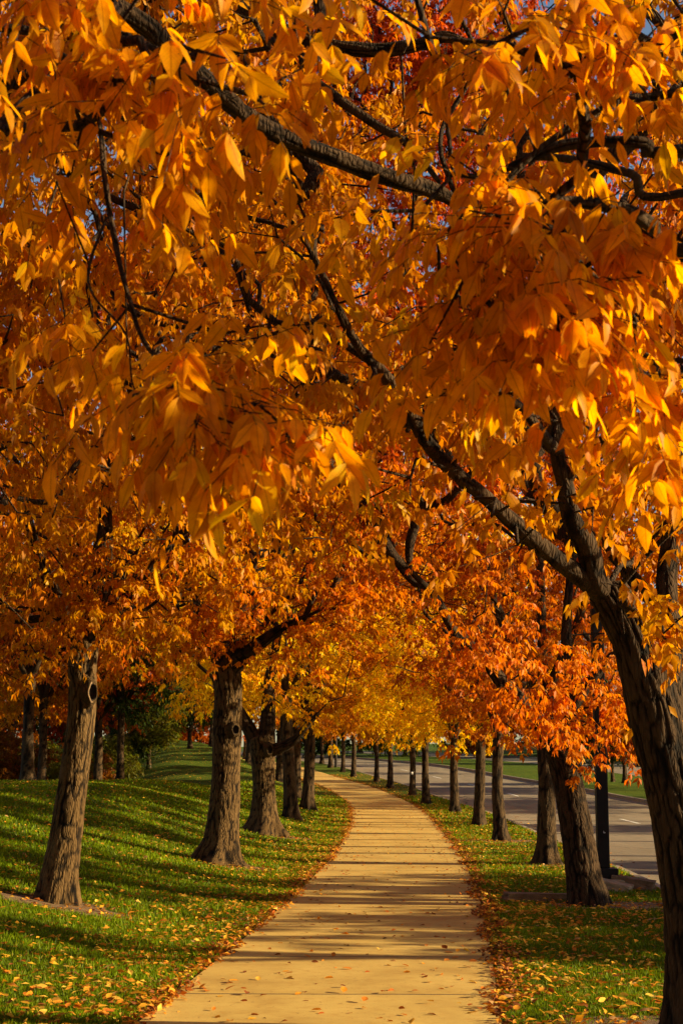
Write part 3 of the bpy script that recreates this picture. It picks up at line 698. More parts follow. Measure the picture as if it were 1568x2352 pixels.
EX_R0 = [(1500, 1380, 9.2, .35, 8), (1545, 1500, 9, .3, 7), (1540, 1250, 8.5, .45, 9), (1480, 1060, 7.5, .45, 10), (1120, 1220, 9.5, .4, 6), (870, 700, 8.2, .5, 6), (980, 560, 8.5, .5, 6), (640, 620, 8, .5, 6), (780, 880, 9, .5, 8), (1440, 700, 6.5, .5, 8), (900, 1060, 9, .4, 8), (1180, 1000, 9.3, .4, 8), (1330, 1180, 9.0, .3, 4),
         (1000, 940, 8.7, .35, 6), (1060, 1010, 9.2, .35, 6), (1250, 880, 8.5, .5, 12), (1380, 900, 8, .5, 12), (1500, 1240, 11.6, .4, 14), (1555, 1180, 11.4, .5, 14), (1450, 1260, 11.8, .35, 8), (1540, 1330, 11.4, .35, 8)]
near_tree('large forked tree with a dark leaning trunk at the right edge of the picture', D0, RT, [limb_left, limb_mid, limb_sub, limb_r2], GOLD, 101, 2300, ((2.2, 10.6, 6.0), (4.3, 4.2, 3.9)), 2.6,
          EX_R0, 1, keep_near, 1.0, 5, .5, stems=[stem2], yel=.35, amp=.02)
# nearest trees, trunks just outside the frame; their boughs hang into it
EX_RM = [(x, y, d, .14, max(1, k - 1)) for x, y, d, k in [(1100, 60, 3.6, 3), (1190, 40, 3.5, 3), (1290, 60, 3.8, 3), (1400, 90, 3.8, 4), (1500, 50, 3.6, 4), (1240, 150, 3.7, 3), (1370, 240, 3.8, 4), (1450, 200, 4, 3),
        (1040, 430, 3.7, 3), (1000, 390, 4.2, 2), (905, 380, 4.4, 2), (1090, 480, 3.6, 3), (1200, 430, 3.8, 3), (1270, 440, 4, 3), (1500, 420, 3.6, 3), (1550, 500, 3.5, 3), (1310, 540, 3.6, 4), (1160, 600, 3.6, 4),
        (1250, 610, 3.5, 5), (1110, 680, 3.6, 4), (1360, 660, 3.7, 4), (1050, 730, 3.7, 3), (1180, 760, 3.5, 5), (1300, 760, 3.6, 5), (1420, 760, 3.8, 4), (1060, 850, 3.8, 3), (1150, 880, 3.8, 3), (1290, 860, 3.9, 3),
        (1480, 860, 4, 4), (1390, 1010, 4.1, 2), (1500, 1020, 4, 3), (1550, 940, 3.8, 3), (1490, 620, 3.8, 3), (1180, 330, 4.2, 3), (820, 500, 4.6, 3), (890, 520, 4.6, 2), (960, 60, 4.6, 2)]]
X0, Y0 = 2.35, 2.0
wt = near_world(X0, Y0, .17, 2.9, (.1, .2)); fk = np.array((X0 + .1, Y0 + .2, 2.9))
def from_fork(fk, via, pts, r0):
    return [(fk - np.array((0, 0, .15)), r0)] + [(np.array(v), q) for v, q in via] + pts
near_tree('nearest tree on the right whose boughs hang across the top right corner', 2, None, [
    from_fork(fk, [((2.0, 3.2, 3.25), .045)], px_limb([(1590, 345, 32), (1480, 330, 30), (1400, 325, 28), (1290, 335, 26), (1190, 375, 20), (1120, 405, 12), (1040, 400, 8)], 4.5, 4.6), .06),
    from_fork(fk, [((2.0, 3.1, 2.95), .04)], px_limb([(1590, 575, 34), (1500, 520, 34), (1430, 480, 32), (1300, 465, 28), (1230, 500, 16), (1180, 560, 10), (1150, 650, 7)], 4.4, 4.0), .05),
    from_fork(fk, [((2.1, 3.3, 3.5), .04)], px_limb([(1590, 205, 20), (1450, 225, 19), (1350, 270, 16), (1230, 350, 14), (1150, 440, 9), (1120, 560, 6)], 4.3, 4.2), .05),
    from_fork(fk, [((2.2, 3.2, 3.4), .03)], px_limb([(1590, 440, 20), (1450, 400, 20), (1320, 368, 18), (1200, 358, 14)], 4.8, 5.2), .04),
    from_fork(fk, [((2.0, 3.0, 2.7), .03)], px_limb([(1590, 830, 13), (1450, 720, 12), (1370, 640, 9), (1330, 600, 6)], 4.2, 4.0), .035),
    from_fork(fk, [((1.9, 3.4, 4.2), .04)], px_limb([(1590, 60, 26), (1440, 80, 24), (1300, 160, 18), (1230, 130, 12), (1120, 280, 9), (1070, 350, 6)], 5.0, 5.0), .06),
    [(fk, .12), (fk + (.3, .1, 1.6), .09), (fk + (.5, -.3, 3.2), .05)]],
    NEAR, 102, 270, ((2.4, 2.6, 6.0), (3.6, 3.4, 3.6)), 2.7, EX_RM, 0, keep_near, .92, 4, world_trunk=wt, yel=.25, red=.06)
# left, nearest
X1, Y1 = -4.6, 3.4; wt = near_world(X1, Y1, .18, 3.3, (.15, .1)); fk = np.array((X1 + .15, Y1 + .1, 3.3))
EX_LM = [(x, y, d, .14, max(1, k - 1)) for x, y, d, k in [(30, 60, 3.4, 3), (110, 40, 3.6, 4), (190, 50, 3.4, 3), (310, 20, 3.6, 3), (370, 60, 3.8, 2), (440, 60, 3.5, 3), (490, 150, 3.3, 3), (560, 30, 3.6, 2), (630, 80, 3.6, 3), (720, 130, 3.8, 3),
        (230, 240, 3.6, 3), (300, 240, 3.6, 4), (380, 240, 3.6, 4), (460, 320, 3.7, 3), (590, 210, 3.7, 2), (170, 330, 3.7, 3), (60, 270, 4, 3), (330, 160, 3.8, 3), (120, 200, 4.2, 3),
        (60, 560, 4.6, 2), (140, 700, 4.6, 2),
        (430, 800, 3.5, 2), (450, 880, 3.3, 4), (530, 890, 3.3, 4), (590, 840, 3.6, 2), (430, 950, 3.5, 3), (500, 970, 3.3, 4), (560, 990, 3.4, 2), (240, 780, 3.9, 2), (620, 770, 3.9, 2), (540, 740, 4.0, 2), (330, 850, 4.4, 2)]]
bough = from_fork(fk, [((-3.4, 4.6, 4.6), .075), ((-2.2, 5.4, 5.2), .062)], px_limb([(250, 10, 52), (380, 105, 50), (510, 220, 48), (600, 290, 46), (750, 355, 43), (880, 405, 40), (1000, 440, 36), (1080, 500, 24), (1110, 600, 14)], 6.2, 7.2), .09)
hang = px_limb([(120, -30, 14), (200, 120, 14), (230, 285, 13), (240, 400, 13), (265, 560, 12), (300, 700, 10), (340, 800, 8), (415, 860, 5)], 4.6, 3.7)
near_tree('nearest tree on the left whose long bough crosses the top of the avenue', 3, None, [
    bough, [(np.array((-2.2, 5.4, 5.15)), .04), (np.array((-1.5, 5.0, 4.9)), .03)] + hang,
    px_limb([(245, 500, 8), (205, 610, 7), (215, 680, 6), (290, 770, 5), (310, 900, 4), (400, 990, 3)], 4.0, 3.5),
    from_fork(fk, [((-3.2, 4.3, 4.0), .04)], px_limb([(-30, 60, 22), (110, 110, 20), (260, 210, 16), (330, 300, 9)], 4.9, 4.4), .06),
    from_fork(fk, [((-3.2, 4.9, 4.7), .05)], px_limb([(120, -40, 36), (250, 60, 20), (420, 130, 12), (620, 110, 8)], 5.2, 4.2), .06),
    [(fk, .12), (fk + (-.3, .1, 1.6), .09), (fk + (-.5, -.3, 3.2), .05)]],
    NEAR, 103, 400, ((-4.0, 4.2, 6.0), (3.7, 3.5, 3.6)), 2.7, EX_LM, 0, keep_near, .92, 4, world_trunk=wt, yel=.25, red=.06)
# left, second
X1, Y1 = -4.7, 12.2; wt = near_world(X1, Y1, .2, 3.4, (.1, .0)); fk = np.array((X1 + .1, Y1, 3.4))
near_tree('second tree on the left with pale sunlit boughs high over the path', 12, None, [
    from_fork(fk, [((-3.2, 10.6, 5.6), .085)], px_limb([(420, -60, 38), (560, 20, 38), (700, 92, 37), (850, 115, 34), (960, 103, 32), (1030, 85, 26), (1120, 130, 14)], 8.6, 8.4), .1),
    px_limb([(600, 50, 28), (690, 160, 26), (780, 230, 25), (860, 285, 22), (940, 335, 19), (1010, 420, 11)], 8.7, 8.4),
    from_fork(fk, [((-3.9, 11.0, 4.6), .07)], px_limb([(20, 360, 26), (200, 430, 20), (380, 500, 16), (560, 500, 12), (700, 540, 8)], 10.4, 9.0), .08),
    from_fork(fk, [((-4.0, 11.6, 4.2), .07)], px_limb([(10, 560, 24), (180, 620, 18), (330, 730, 12), (470, 760, 8)], 11.4, 10.6), .08),
    [(fk, .13), (fk + (-.1, .1, 1.8), .1), (fk + (-.3, .3, 3.6), .05)]],
    AMBER, 104, 2500, ((-3.9, 12.0, 6.3), (4.4, 4.2, 4.0)), 2.8, [(640, 1080, 10, .4, 6), (120, 500, 9.5, .6, 16), (60, 640, 9.5, .6, 16), (200, 620, 10, .6, 14), (130, 760, 10, .6, 12), (40, 820, 10, .5, 12)], 1, keep_near, 1.0, 5, world_trunk=wt, yel=.35, red=.15)

def far_keep(zl):
    def f(P, r):
        u, v, d = project(P); lim = np.interp(u, *zl); ok = v < lim - r.uniform(0, 14, len(P)); return ok
    return f
# left row
GL = 'trees in the row left of the path'; GR = 'trees in the row between the path and the road'
D = 17.6
near_tree('thick trunk tree with an oval knot hole, front of the row left of the path', D, [(58, 900, 37), (62, 868, 33), (66, 840, 31), (73, 786, 28), (80, 731, 27), (82, 690, 27), (82, 666, 27), (84, 640, 29)],
    [px_limb([(192, 1475, 60), (165, 1445, 48), (145, 1410, 40), (110, 1330, 28), (60, 1200, 18)], D, D - .4), px_limb([(200, 1470, 62), (215, 1420, 54), (232, 1340, 46), (240, 1240, 36), (250, 1100, 24), (300, 900, 14)], D, D),
     px_limb([(205, 1470, 56), (240, 1425, 46), (280, 1385, 36), (322, 1330, 26), (400, 1240, 18), (520, 1160, 10)], D, D - 1)], AMBER, 105, 2600, ((-3.1, 17.6, 7.1), (4.1, 4.2, 4.5)), 3.1,
    [(90, 1480, 16.8, .45, 8), (30, 1500, 16.8, .5, 10), (200, 1400, 16.4, .22, 4), (330, 1440, 16.8, .5, 10), (120, 1330, 16.6, .45, 12), (200, 1340, 16.5, .45, 12), (280, 1330, 16.5, .45, 12), (240, 1430, 16.7, .3, 7), (150, 1400, 16.7, .3, 7), (340, 1260, 16.5, .5, 10)], 1, far_keep(([-100, 0, 60, 110, 200, 300], [670, 655, 620, 610, 640, 640])), 1.0, 4, .35, knots=[(90.5, 693, 9, 17)], yel=.45, red=.1, group=GL, droop=.3)
D = 26.0
near_tree('stout tree with a small round knot, second in the row left of the path', D, [(218, 862, 40), (221, 842, 32), (223, 818, 29), (226, 775, 27), (227, 731, 28), (228, 692, 28), (226, 668, 29)],
    [px_limb([(520, 1545, 60), (500, 1490, 44), (470, 1420, 32), (430, 1330, 20)], D, D), px_limb([(520, 1545, 60), (535, 1490, 48), (560, 1400, 36), (580, 1280, 22)], D, D), px_limb([(522, 1545, 50), (570, 1500, 34), (640, 1450, 24), (700, 1420, 14)], D, D - .8)],
    (.72, .27, .004, 1), 106, 2600, ((-2.0, 26.2, 7.3), (4.3, 4.3, 4.9)), 2.7, [(700, 1430, 24.4, .5, 12), (620, 1500, 24.6, .5, 8), (500, 1500, 25, .4, 5)], 1, far_keep(([0, 200, 250, 300, 420], [715, 680, 680, 700, 715])), 1.0, 4, .6, knots=[(234, 730, 7, 9)], red=.3, yel=.3, group=GL, droop=.4, topred=6.5)
D = 36.5
near_tree('wide forked tree spreading two low arms, third in the row left of the path', D, [(264, 834, 34), (264, 815, 24), (264, 786, 21), (263, 760, 23), (263, 748, 26), (262, 738, 26)],
    [px_limb([(606, 1725, 46), (585, 1700, 36), (566, 1665, 30), (545, 1630, 26), (520, 1590, 18)], D, D), px_limb([(608, 1720, 46), (612, 1690, 40), (616, 1650, 34), (620, 1560, 26), (640, 1450, 16)], D, D),
     px_limb([(606, 1728, 36), (640, 1720, 28), (672, 1704, 22), (690, 1685, 16), (730, 1640, 11)], D, D - .6)],
    YELLOW, 107, 1700, ((-1.8, 36.5, 7.3), (4.3, 4.3, 5.0)), 2.4, [(730, 1660, 35, .4, 6), (680, 1600, 35, .5, 8)], 1, far_keep(([0, 240, 280, 340, 500], [735, 715, 715, 745, 750])), 1.1, 4, .7, knots=[(268.6, 749.7, 5.5, 8)], group=GL, droop=.4)
# right row, the leaning forked one
D = 19.9
near_tree('leaning tree forked low, standing in front of the black lamp post', D, [(588, 905, 36), (584, 880, 32), (579, 850, 31), (573, 812, 30), (567, 780, 29), (561, 752, 31)],
    [px_limb([(1292, 1735, 66), (1262, 1690, 52), (1214, 1636, 40), (1150, 1565, 32), (1104, 1506, 26), (1040, 1446, 22), (1005, 1380, 16), (940, 1310, 11)], D, D - 1.5),
     px_limb([(1292, 1735, 60), (1298, 1690, 54), (1303, 1630, 44), (1306, 1560, 34), (1300, 1460, 24), (1310, 1300, 16)], D, D + .2),
     px_limb([(1300, 1640, 40), (1335, 1590, 30), (1385, 1531, 20), (1440, 1470, 14)], D, D - .3),
     px_limb([(1240, 1665, 34), (1262, 1645, 32), (1300, 1662, 34)], D + .1, D)],
    (.72, .25, .005, 1), 108, 2300, ((2.6, 20.2, 6.6), (4.4, 4.4, 5.1)), 2.0, [(1400, 1700, 18.6, .6, 16), (1340, 1640, 18.6, .5, 8), (1180, 1600, 18.5, .6, 12), (1260, 1560, 18.4, .6, 12), (1380, 1580, 18.6, .5, 12), (1440, 1640, 18.8, .4, 10), (1110, 1490, 17.6, .45, 12), (1180, 1550, 17.8, .45, 12), (1240, 1610, 18.0, .4, 12), (1130, 1400, 17.8, .5, 10), (1280, 1650, 18.4, .35, 10)] + [(x, y, 19.8, 1.3, 60) for x, y in ((850, 40), (960, 60), (1060, 90), (900, 180), (1000, 230), (760, 90), (660, 30), (600, 140), (1160, 60), (820, 260), (920, 330), (1060, 330))], 1,
    far_keep(([150, 250, 400, 480, 520, 580, 640, 720], [560, 560, 600, 700, 730, 745, 765, 780])), 1.0, 4, .35, red=.28, yel=.28, group=GR, amp=.018, topred=4.0)

LAB_R = ['dark upright tree just behind the leaning forked tree, right of the path', 'tree on a bare patch of soil, third behind the lamp post toward the bend', 'slim pale barked tree, fourth of the row from the lamp post',
         'dark slim tree midway along the verge beside the road', 'tree with a pale flared root on its right side, beside the road', 'dark tree with a small white tag on its trunk beside the road', 'dark tree with orange red leaves above it, near the bend',
         'slender tree with a narrow lit trunk near the bend', 'thin tree leaning left where the verge narrows', 'thinnest trunk on the verge at the far bend', 'far tree on the verge left of the thin dark pole', 'farthest tree standing where the path bends out of sight']
RP = [(546, 864, 27.8, RUST, .97), (500, 840, 36.7, ORANGE, .92), (477.5, 826, 45.4, YELLOW, .88), (454.6, 812, 54, YELLOW, .88), (425.5, 804, 62, YELLOW, .9), (411.7, 796, 71, YELLOW, .9), (389.5, 787, 79, GOLD, .85), (376, 782, 88, GOLD, .85),
      (353, 777.6, 96, ORANGE, .9), (342.5, 772, 104, GOLD, .85), (330, 767.6, 112, YELLOW, .9), (321.5, 764, 121, RUST, .9)]
tree_xy = [(2.35, 10.4), (3.1, 19.9)]
for i, ((px, py, d, c, s), lb) in enumerate(zip(RP, LAB_R)):
    P = pix(px, py, d); x = P[0]; tree_xy.append((x, d))
    rt = plant('ash_tree', (P_MID if d < 60 else P_FAR)[i % (3 if d < 60 else 2)], x, d, c, lb, 'tree', GR, s)
    if i == 5:
        mb = MB(); box(mb, (-.02, -.135, 1.02), (.1, .012, .14)); o = mb.build('tag', [M['sticker']], rt); o.rotation_euler = (0, 0, -rt.rotation_euler[2])
LAB_L = ['dark straight tree, fourth in the row left of the path', 'fifth tree of the left row, its right edge lit beside the path', 'sixth tree of the left row, half hidden on the slope', 'seventh tree of the left row on the grassy rise', 'tree on the grassy rise seen between the second and third left trunks',
         'farthest tree of the left row beyond the bend']
LP = [(-1.38, 45, YELLOW, 1.22), (-1.15, 53.2, GOLD, 1.1), (-1.75, 62, AMBER, 1.1), (-3.0, 78, GOLD, 1.2), (-5.2, 90, AMBER, 1.2), (-8.5, 104, YELLOW, 1.1)]
for i, ((x, d, c, s), lb) in enumerate(zip(LP, LAB_L)):
    plant('ash_tree', (P_MID if d < 60 else P_FAR)[(i + 1) % (3 if d < 60 else 2)], x, d, c, lb, 'tree', GL, s, zs=s * .95); tree_xy.append((x, d))

ORD = ['first', 'second', 'third', 'fourth', 'fifth', 'sixth', 'seventh', 'eighth', 'ninth', 'tenth', 'eleventh', 'twelfth', 'thirteenth', 'fourteenth', 'fifteenth', 'sixteenth', 'seventeenth', 'eighteenth', 'nineteenth', 'twentieth']
# ------------------------------------------------------------------ woods, hill and far side of the road
GW = 'trees at the edge of the wood left of the lawn'
for px, d, c, lb, s, pr in [
    (27.5, 50, RUST, 'black silhouetted tree on the mound at the left edge of the lawn', 1.15, 0), (41, 56, AMBER, 'dark forked tree right of the silhouetted one on the mound', 1.0, 1), (97, 60, RUST, 'dark trunk on the mound right of the knotted front tree', 1.0, 0),
    (120, 58, CONIF, 'dark green leafed tree on the mound between the first two left trunks', .9, 1), (10, 74, ORANGE, 'orange tree deep in the wood by the left frame edge', 1.1, 0), (70, 80, RED, 'red tree deep in the wood behind the knotted front tree', 1.0, 1),
    (110, 92, RED, 'low red tree glowing behind the dark trunks', .8, 0), (-40, 64, AMBER, 'amber tree at the far left end of the wood', 1.2, 1), (160, 106, RUST, 'rust coloured tree on the crest of the hill', 1.0, 0), (40, 110, OLIVE, 'olive tree at the back of the wood', 1.0, 1), (215, 118, AMBER, 'amber tree behind the second left trunk on the hilltop', 1.1, 0),
    (245, 136, ORANGE, 'orange tree on the skyline left of the path bend', 1.2, 1)]:
    P = pix(px, 780, d); plant('broadleaf_tree', P_FAR[pr], P[0], d, c, lb, 'tree', GW, s)
for px, d, c, lb, s in [(148.5, 84, OLIVE, 'small tree with a pale lit trunk on the green slope', 1.05), (190, 98, CONIF, 'small leaning dark crowned tree higher on the green slope', 1.3), (612, 88, CONIF, 'small round dark tree on the median beyond the road', .95),
                        (638, 118, OLIVE, 'small pale trunked tree on the lawn beyond both roads', 1.2)]:
    P = pix(px, 775, d); plant('small_tree', P_SMALL, P[0], d, c, lb, 'tree', None, s)
DT = [(-62, 150), (-48, 158), (-36, 165), (-22, 172), (-10, 168), (2, 175), (14, 166), (26, 172), (38, 165), (52, 172), (66, 165), (-30, 130), (-44, 128), (-20, 142), (-12, 148)]
for i, (x, d) in enumerate(DT):
    plant('distant_tree', P_FAR[i % 2], x, d, [ORANGE, GOLD, AMBER, RUST, YELLOW][i % 5], ['orange', 'golden', 'amber', 'rust', 'yellow'][i % 5] + ' distant tree closing the view behind the avenue, ' + ORD[sum(q[0] < x for q in DT)] + ' from the left', 'tree', 'distant trees behind the avenue', 1.5)
EG = [(655, 128), (668, 140), (600, 150), (690, 120), (575, 160), (545, 165), (630, 160), (705, 136)]
for i, (px, d) in enumerate(EG):
    P = pix(px, 765, d); plant('pine_tree', P_CON, P[0], d, CONIF, 'dark evergreen beyond the far road, ' + ORD[sum(q[0] < px for q in EG)] + ' of its row from the left', 'tree', 'dark evergreens beyond the far road', 1.2)
# trees on the median and beyond the far road (slender and bushy ones added to stripe path and road with shade)
GM = 'trees along the median'
HI = [(5.5, .6), (14.7, -.3), (20.6, 1.2), (22.9, -.4), (28.3, .9), (31.6, -.8), (33.9, .1), (40.2, .9), (44.2, .4), (47, -.5), (49.5, .6), (52, 0)]
for i, (y, dx) in enumerate(HI + [(57, 0), (70, .3), (86, 0), (104, 0), (118, 0)]):
    hi = y < 54
    plant('median_tree', (P_HIGH if hi else P_FAR)[i % 2], float(kn(y)) + 12.2 + dx, y - 2.0 if hi else y, [ORANGE, AMBER, RUST][i % 3],
          'tall slender unseen tree added on the median for shade stripes, ' + ORD[i] + ' from the front' if hi else 'dark low crowned tree on the median at the bend, ' + ORD[i - len(HI)] + ' from the front', 'tree', 'unseen trees added on the median for shade' if hi else 'low crowned trees on the far median', 1.0 if hi else .72)
for i, (y, dx, s_) in enumerate([(17.0, -.6, 1.5), (20.4, .6, 1.3), (23.4, 0, 1.5), (30.2, 0, 1.2), (47, 1, 1.3), (62, 0, 1.5), (66, .5, 1.5), (76, 0, 1.5), (80, -.4, 1.4)]):  # bushy trees added to keep the sun off parts of the path
    plant('small_tree', P_SMALL, float(kn(y)) + 12.2 + dx, y - 2.0 if y < 50 else y, RUST, 'low bushy tree added on the median to shade the path, ' + ORD[i] + ' from the front', 'tree', 'low bushy trees added for shade', s_)
SHR = [(-34, 118, 1.6), (-27, 122, 1.4), (-21, 125, 1.6), (-16.5, 128, 1.3), (-40, 112, 1.7), (-12, 134, 1.5), (-46, 108, 1.6), (-24, 96, 1.1), (-30, 92, 1.2), (-19, 84, .9), (-26, 78, 1.0), (-14, 138, 1.4), (6, 150, 1.8), (14, 152, 1.6), (22, 150, 1.8), (31, 148, 1.6), (40, 150, 1.8), (50, 146, 1.8), (-1, 152, 1.7)]
for i, (x, d, s_) in enumerate(SHR):
    plant('shrub', P_BUSH, x, d, [OLIVE, RUST, CONIF, AMBER][i % 4], ['olive', 'rust coloured', 'dark green', 'amber'][i % 4] + ' shrub below the far woods, ' + ORD[sum(q[0] < x for q in SHR)] + ' from the left', 'shrub', 'shrubs at the foot of the far woods', s_)

for i, (px, d, s_, c, cn) in enumerate([(8, 66, .75, OLIVE, 'olive'), (34, 70, .7, DIM, 'dim rust red'), (58, 64, .6, OLIVE, 'dull olive'), (76, 72, .6, DIM, 'dull crimson'), (100, 76, .7, OLIVE, 'brownish olive'), (-14, 62, .8, DIM, 'dark rust'), (128, 84, .6, CONIF, 'dark green')]):
    P = pix(px, 780, d); plant('shrub', P_BUSH, P[0], d, c, cn + ' shrub filling the gap between the dark trunks on the left', 'shrub', 'shrubs among the dark trunks', s_)
# the avenue goes on behind the photographer; unseen trees added to block open-sky light
for i, (x, y, c) in enumerate([(1.6, -7, GOLD), (-5.6, -5.5, AMBER), (.9, -16, ORANGE), (-6.2, -14, GOLD), (-13, 2, AMBER), (-13.5, 11, ORANGE), (-14, -8, GOLD), (-12.5, 20, AMBER), (-13, 29, ORANGE), (5.5, -24, AMBER), (-4, -25, GOLD)]):
    plant('ash_tree', P_FAR[i % 2], x, y, c, 'autumn tree of the avenue and lawn added outside the picture to block open-sky light', 'tree', 'trees outside the picture', 1.05)

# ------------------------------------------------------------------ lamp post, footing, stones
P = pix(603, 890, 22.6); lx, ly, lz = P[0], 22.6, float(H(P[0], 22.6))
lamp = empty('street_lamp', (lx, ly, lz)); tag(lamp, 'square black lamp post on a concrete footing behind the leaning tree', 'lamp post')
mb = MB(); box(mb, (0, 0, -.2), (.62, .62, .35), 0, .96); bevel(mb.build('footing', [M['footing']], lamp, False), .02)
mb = MB(); box(mb, (0, 0, .152), (.36, .36, .14), 0); bevel(mb.build('base_cover', [M['post']], lamp, False), .008)
mb = MB(); box(mb, (0, 0, .294), (.165, .165, 8.2)); pole = bevel(mb.build('pole', [M['post']], lamp, False), .012)
mb = MB(); box(mb, (0.01, -.0855, .72), (.085, .006, .19)); hh = bevel(mb.build('access_cover', [M['post']], lamp, False), .002)
mb = MB(); box(mb, (.016, -.0905, .775), (.022, .003, .009)); box(mb, (.003, -.0905, .775), (.006, .003, .03)); mb.build('latch', [M['sticker']], hh, False)
mb = MB(); box(mb, (.62, 0, 8.36), (1.1, .08, .08)); bevel(mb.build('arm', [M['post']], lamp, False), .01)
mb = MB(); box(mb, (1.4, 0, 8.31), (.6, .36, .17), 0, .9); hd = bevel(mb.build('lamp_head', [M['post']], lamp, False), .02)
mb = MB(); box(mb, (1.4, 0, 8.295), (.42, .26, .012)); mb.build('lens', [M['lens']], hd, False)
# far slim pole by the verge
P = pix(334, 767, 112.5); fl = empty('utility_pole', (P[0] + .1, 112.5, float(H(P[0], 112.5)))); tag(fl, 'thin dark pole among the farthest trees of the verge', 'pole')
mb = MB(); tube(mb, [(0, 0, -.2), (0, 0, 7.5)], [.1, .07], 12); mb.build('shaft', [M['post']], fl)
mb = MB(); tube(mb, [(0, 0, 7.45), (.5, 0, 7.6), (1.1, 0, 7.6)], [.05, .04, .04], 8); box(mb, (1.3, 0, 7.55), (.5, .25, .12)); mb.build('arm', [M['post']], fl)
def stone(name, px, py, d, size, rz, label, cat, mat, tilt=0):
    P = pix(px, py, d); z = float(H(P[0], d)); mb = MB(); r = np.random.default_rng(int(px))
    nx, ny = 14, 8; 
    import bmesh
    bm = bmesh.new(); bmesh.ops.create_cube(bm, size=1); bmesh.ops.subdivide_edges(bm, edges=bm.edges, cuts=5, use_grid_fill=True)
    for v in bm.verts:
        v.co.x *= size[0]; v.co.y *= size[1]; v.co.z *= size[2]
        n = r.normal(0, .008, 3); v.co.x += n[0]; v.co.y += n[1]; v.co.z += n[2] * .8
        if v.co.z > 0: v.co.x *= .95; v.co.y *= .9
    me = bpy.data.meshes.new(name); bm.to_mesh(me); bm.free(); me.materials.append(mat)
    o = bpy.data.objects.new(name, me); col.objects.link(o); o.location = (P[0], d, z + size[2] * .15); o.rotation_euler = (0, tilt, rz); bevel(o, .015); tag(o, label, cat); return o
stone('stone_slab', 545, 893, 20.6, (1.1, .35, .15), .12, 'low brown stone slab in the grass left of the leaning tree', 'stone', M['stone'], .03)
stone('kerb_block', 632, 889, 22.4, (.62, .3, .26), -.35, 'dark tilted concrete block by the kerb right of the lamp post', 'concrete block', M['stone'], .12)
stone('concrete_ramp', 614, 893, 22.3, (.5, .5, .2), -.4, 'sloped tan concrete piece between lamp footing and kerb', 'concrete', M['footing'], .2)

# bare soil rings round the trunks
def soil_patch(x, y, rx, ry, seed):
    r = np.random.default_rng(seed); th = np.linspace(0, 2 * np.pi, 40, endpoint=False); mb = MB(); V = []; qs = [0.01, .35, .7, 1.0]
    jag = 1 + .18 * np.sin(3 * th + seed) + .1 * np.sin(7 * th + 2 * seed) + r.normal(0, .05, 40)
    for q in qs:
        X = x + np.cos(th) * rx * q * jag; Y = y + np.sin(th) * ry * q * jag; V.append(np.stack([X, Y, H(X, Y) + .014 * (1 - q) + .006], 1))
    V = np.vstack(V); i = np.arange(len(qs) - 1)[:, None] * 40; j = np.arange(40)[None]; k = (j + 1) % 40
    mb.add(V, np.stack([i + j, i + 40 + j, i + 40 + k, i + k], -1).reshape(-1, 4)); tag(mb.build('soil', [M['soil']]), kind='structure')
P1 = pix(58, 900, 17.6); P2 = pix(218, 862, 26.0); P3 = pix(588, 905, 19.9); P4 = pix(264, 834, 36.5)
SOIL = [(P1[0] + .1, 17.4, .8, .5), (P2[0] + .3, 25.8, .65, .55), (P3[0] + .25, 19.9, .95, .55), (P4[0] + .35, 36.4, .8, .6), (tree_xy[3][0], 36.6, .9, .8), (2.35, 10.4, 1.0, .9), (tree_xy[2][0], 27.7, .5, .5)]
for i, (x, y, a, b) in enumerate(SOIL): soil_patch(x, y, a, b, i + 3)
def off_soil(x, y):
    ok = np.ones(len(x), bool)
    for (a, b, c, d) in SOIL: ok &= ((x - a) / c) ** 2 + ((y - b) / d) ** 2 > r_soft.uniform(.5, 1.3, len(x))
    return ok
r_soft = np.random.default_rng(5)

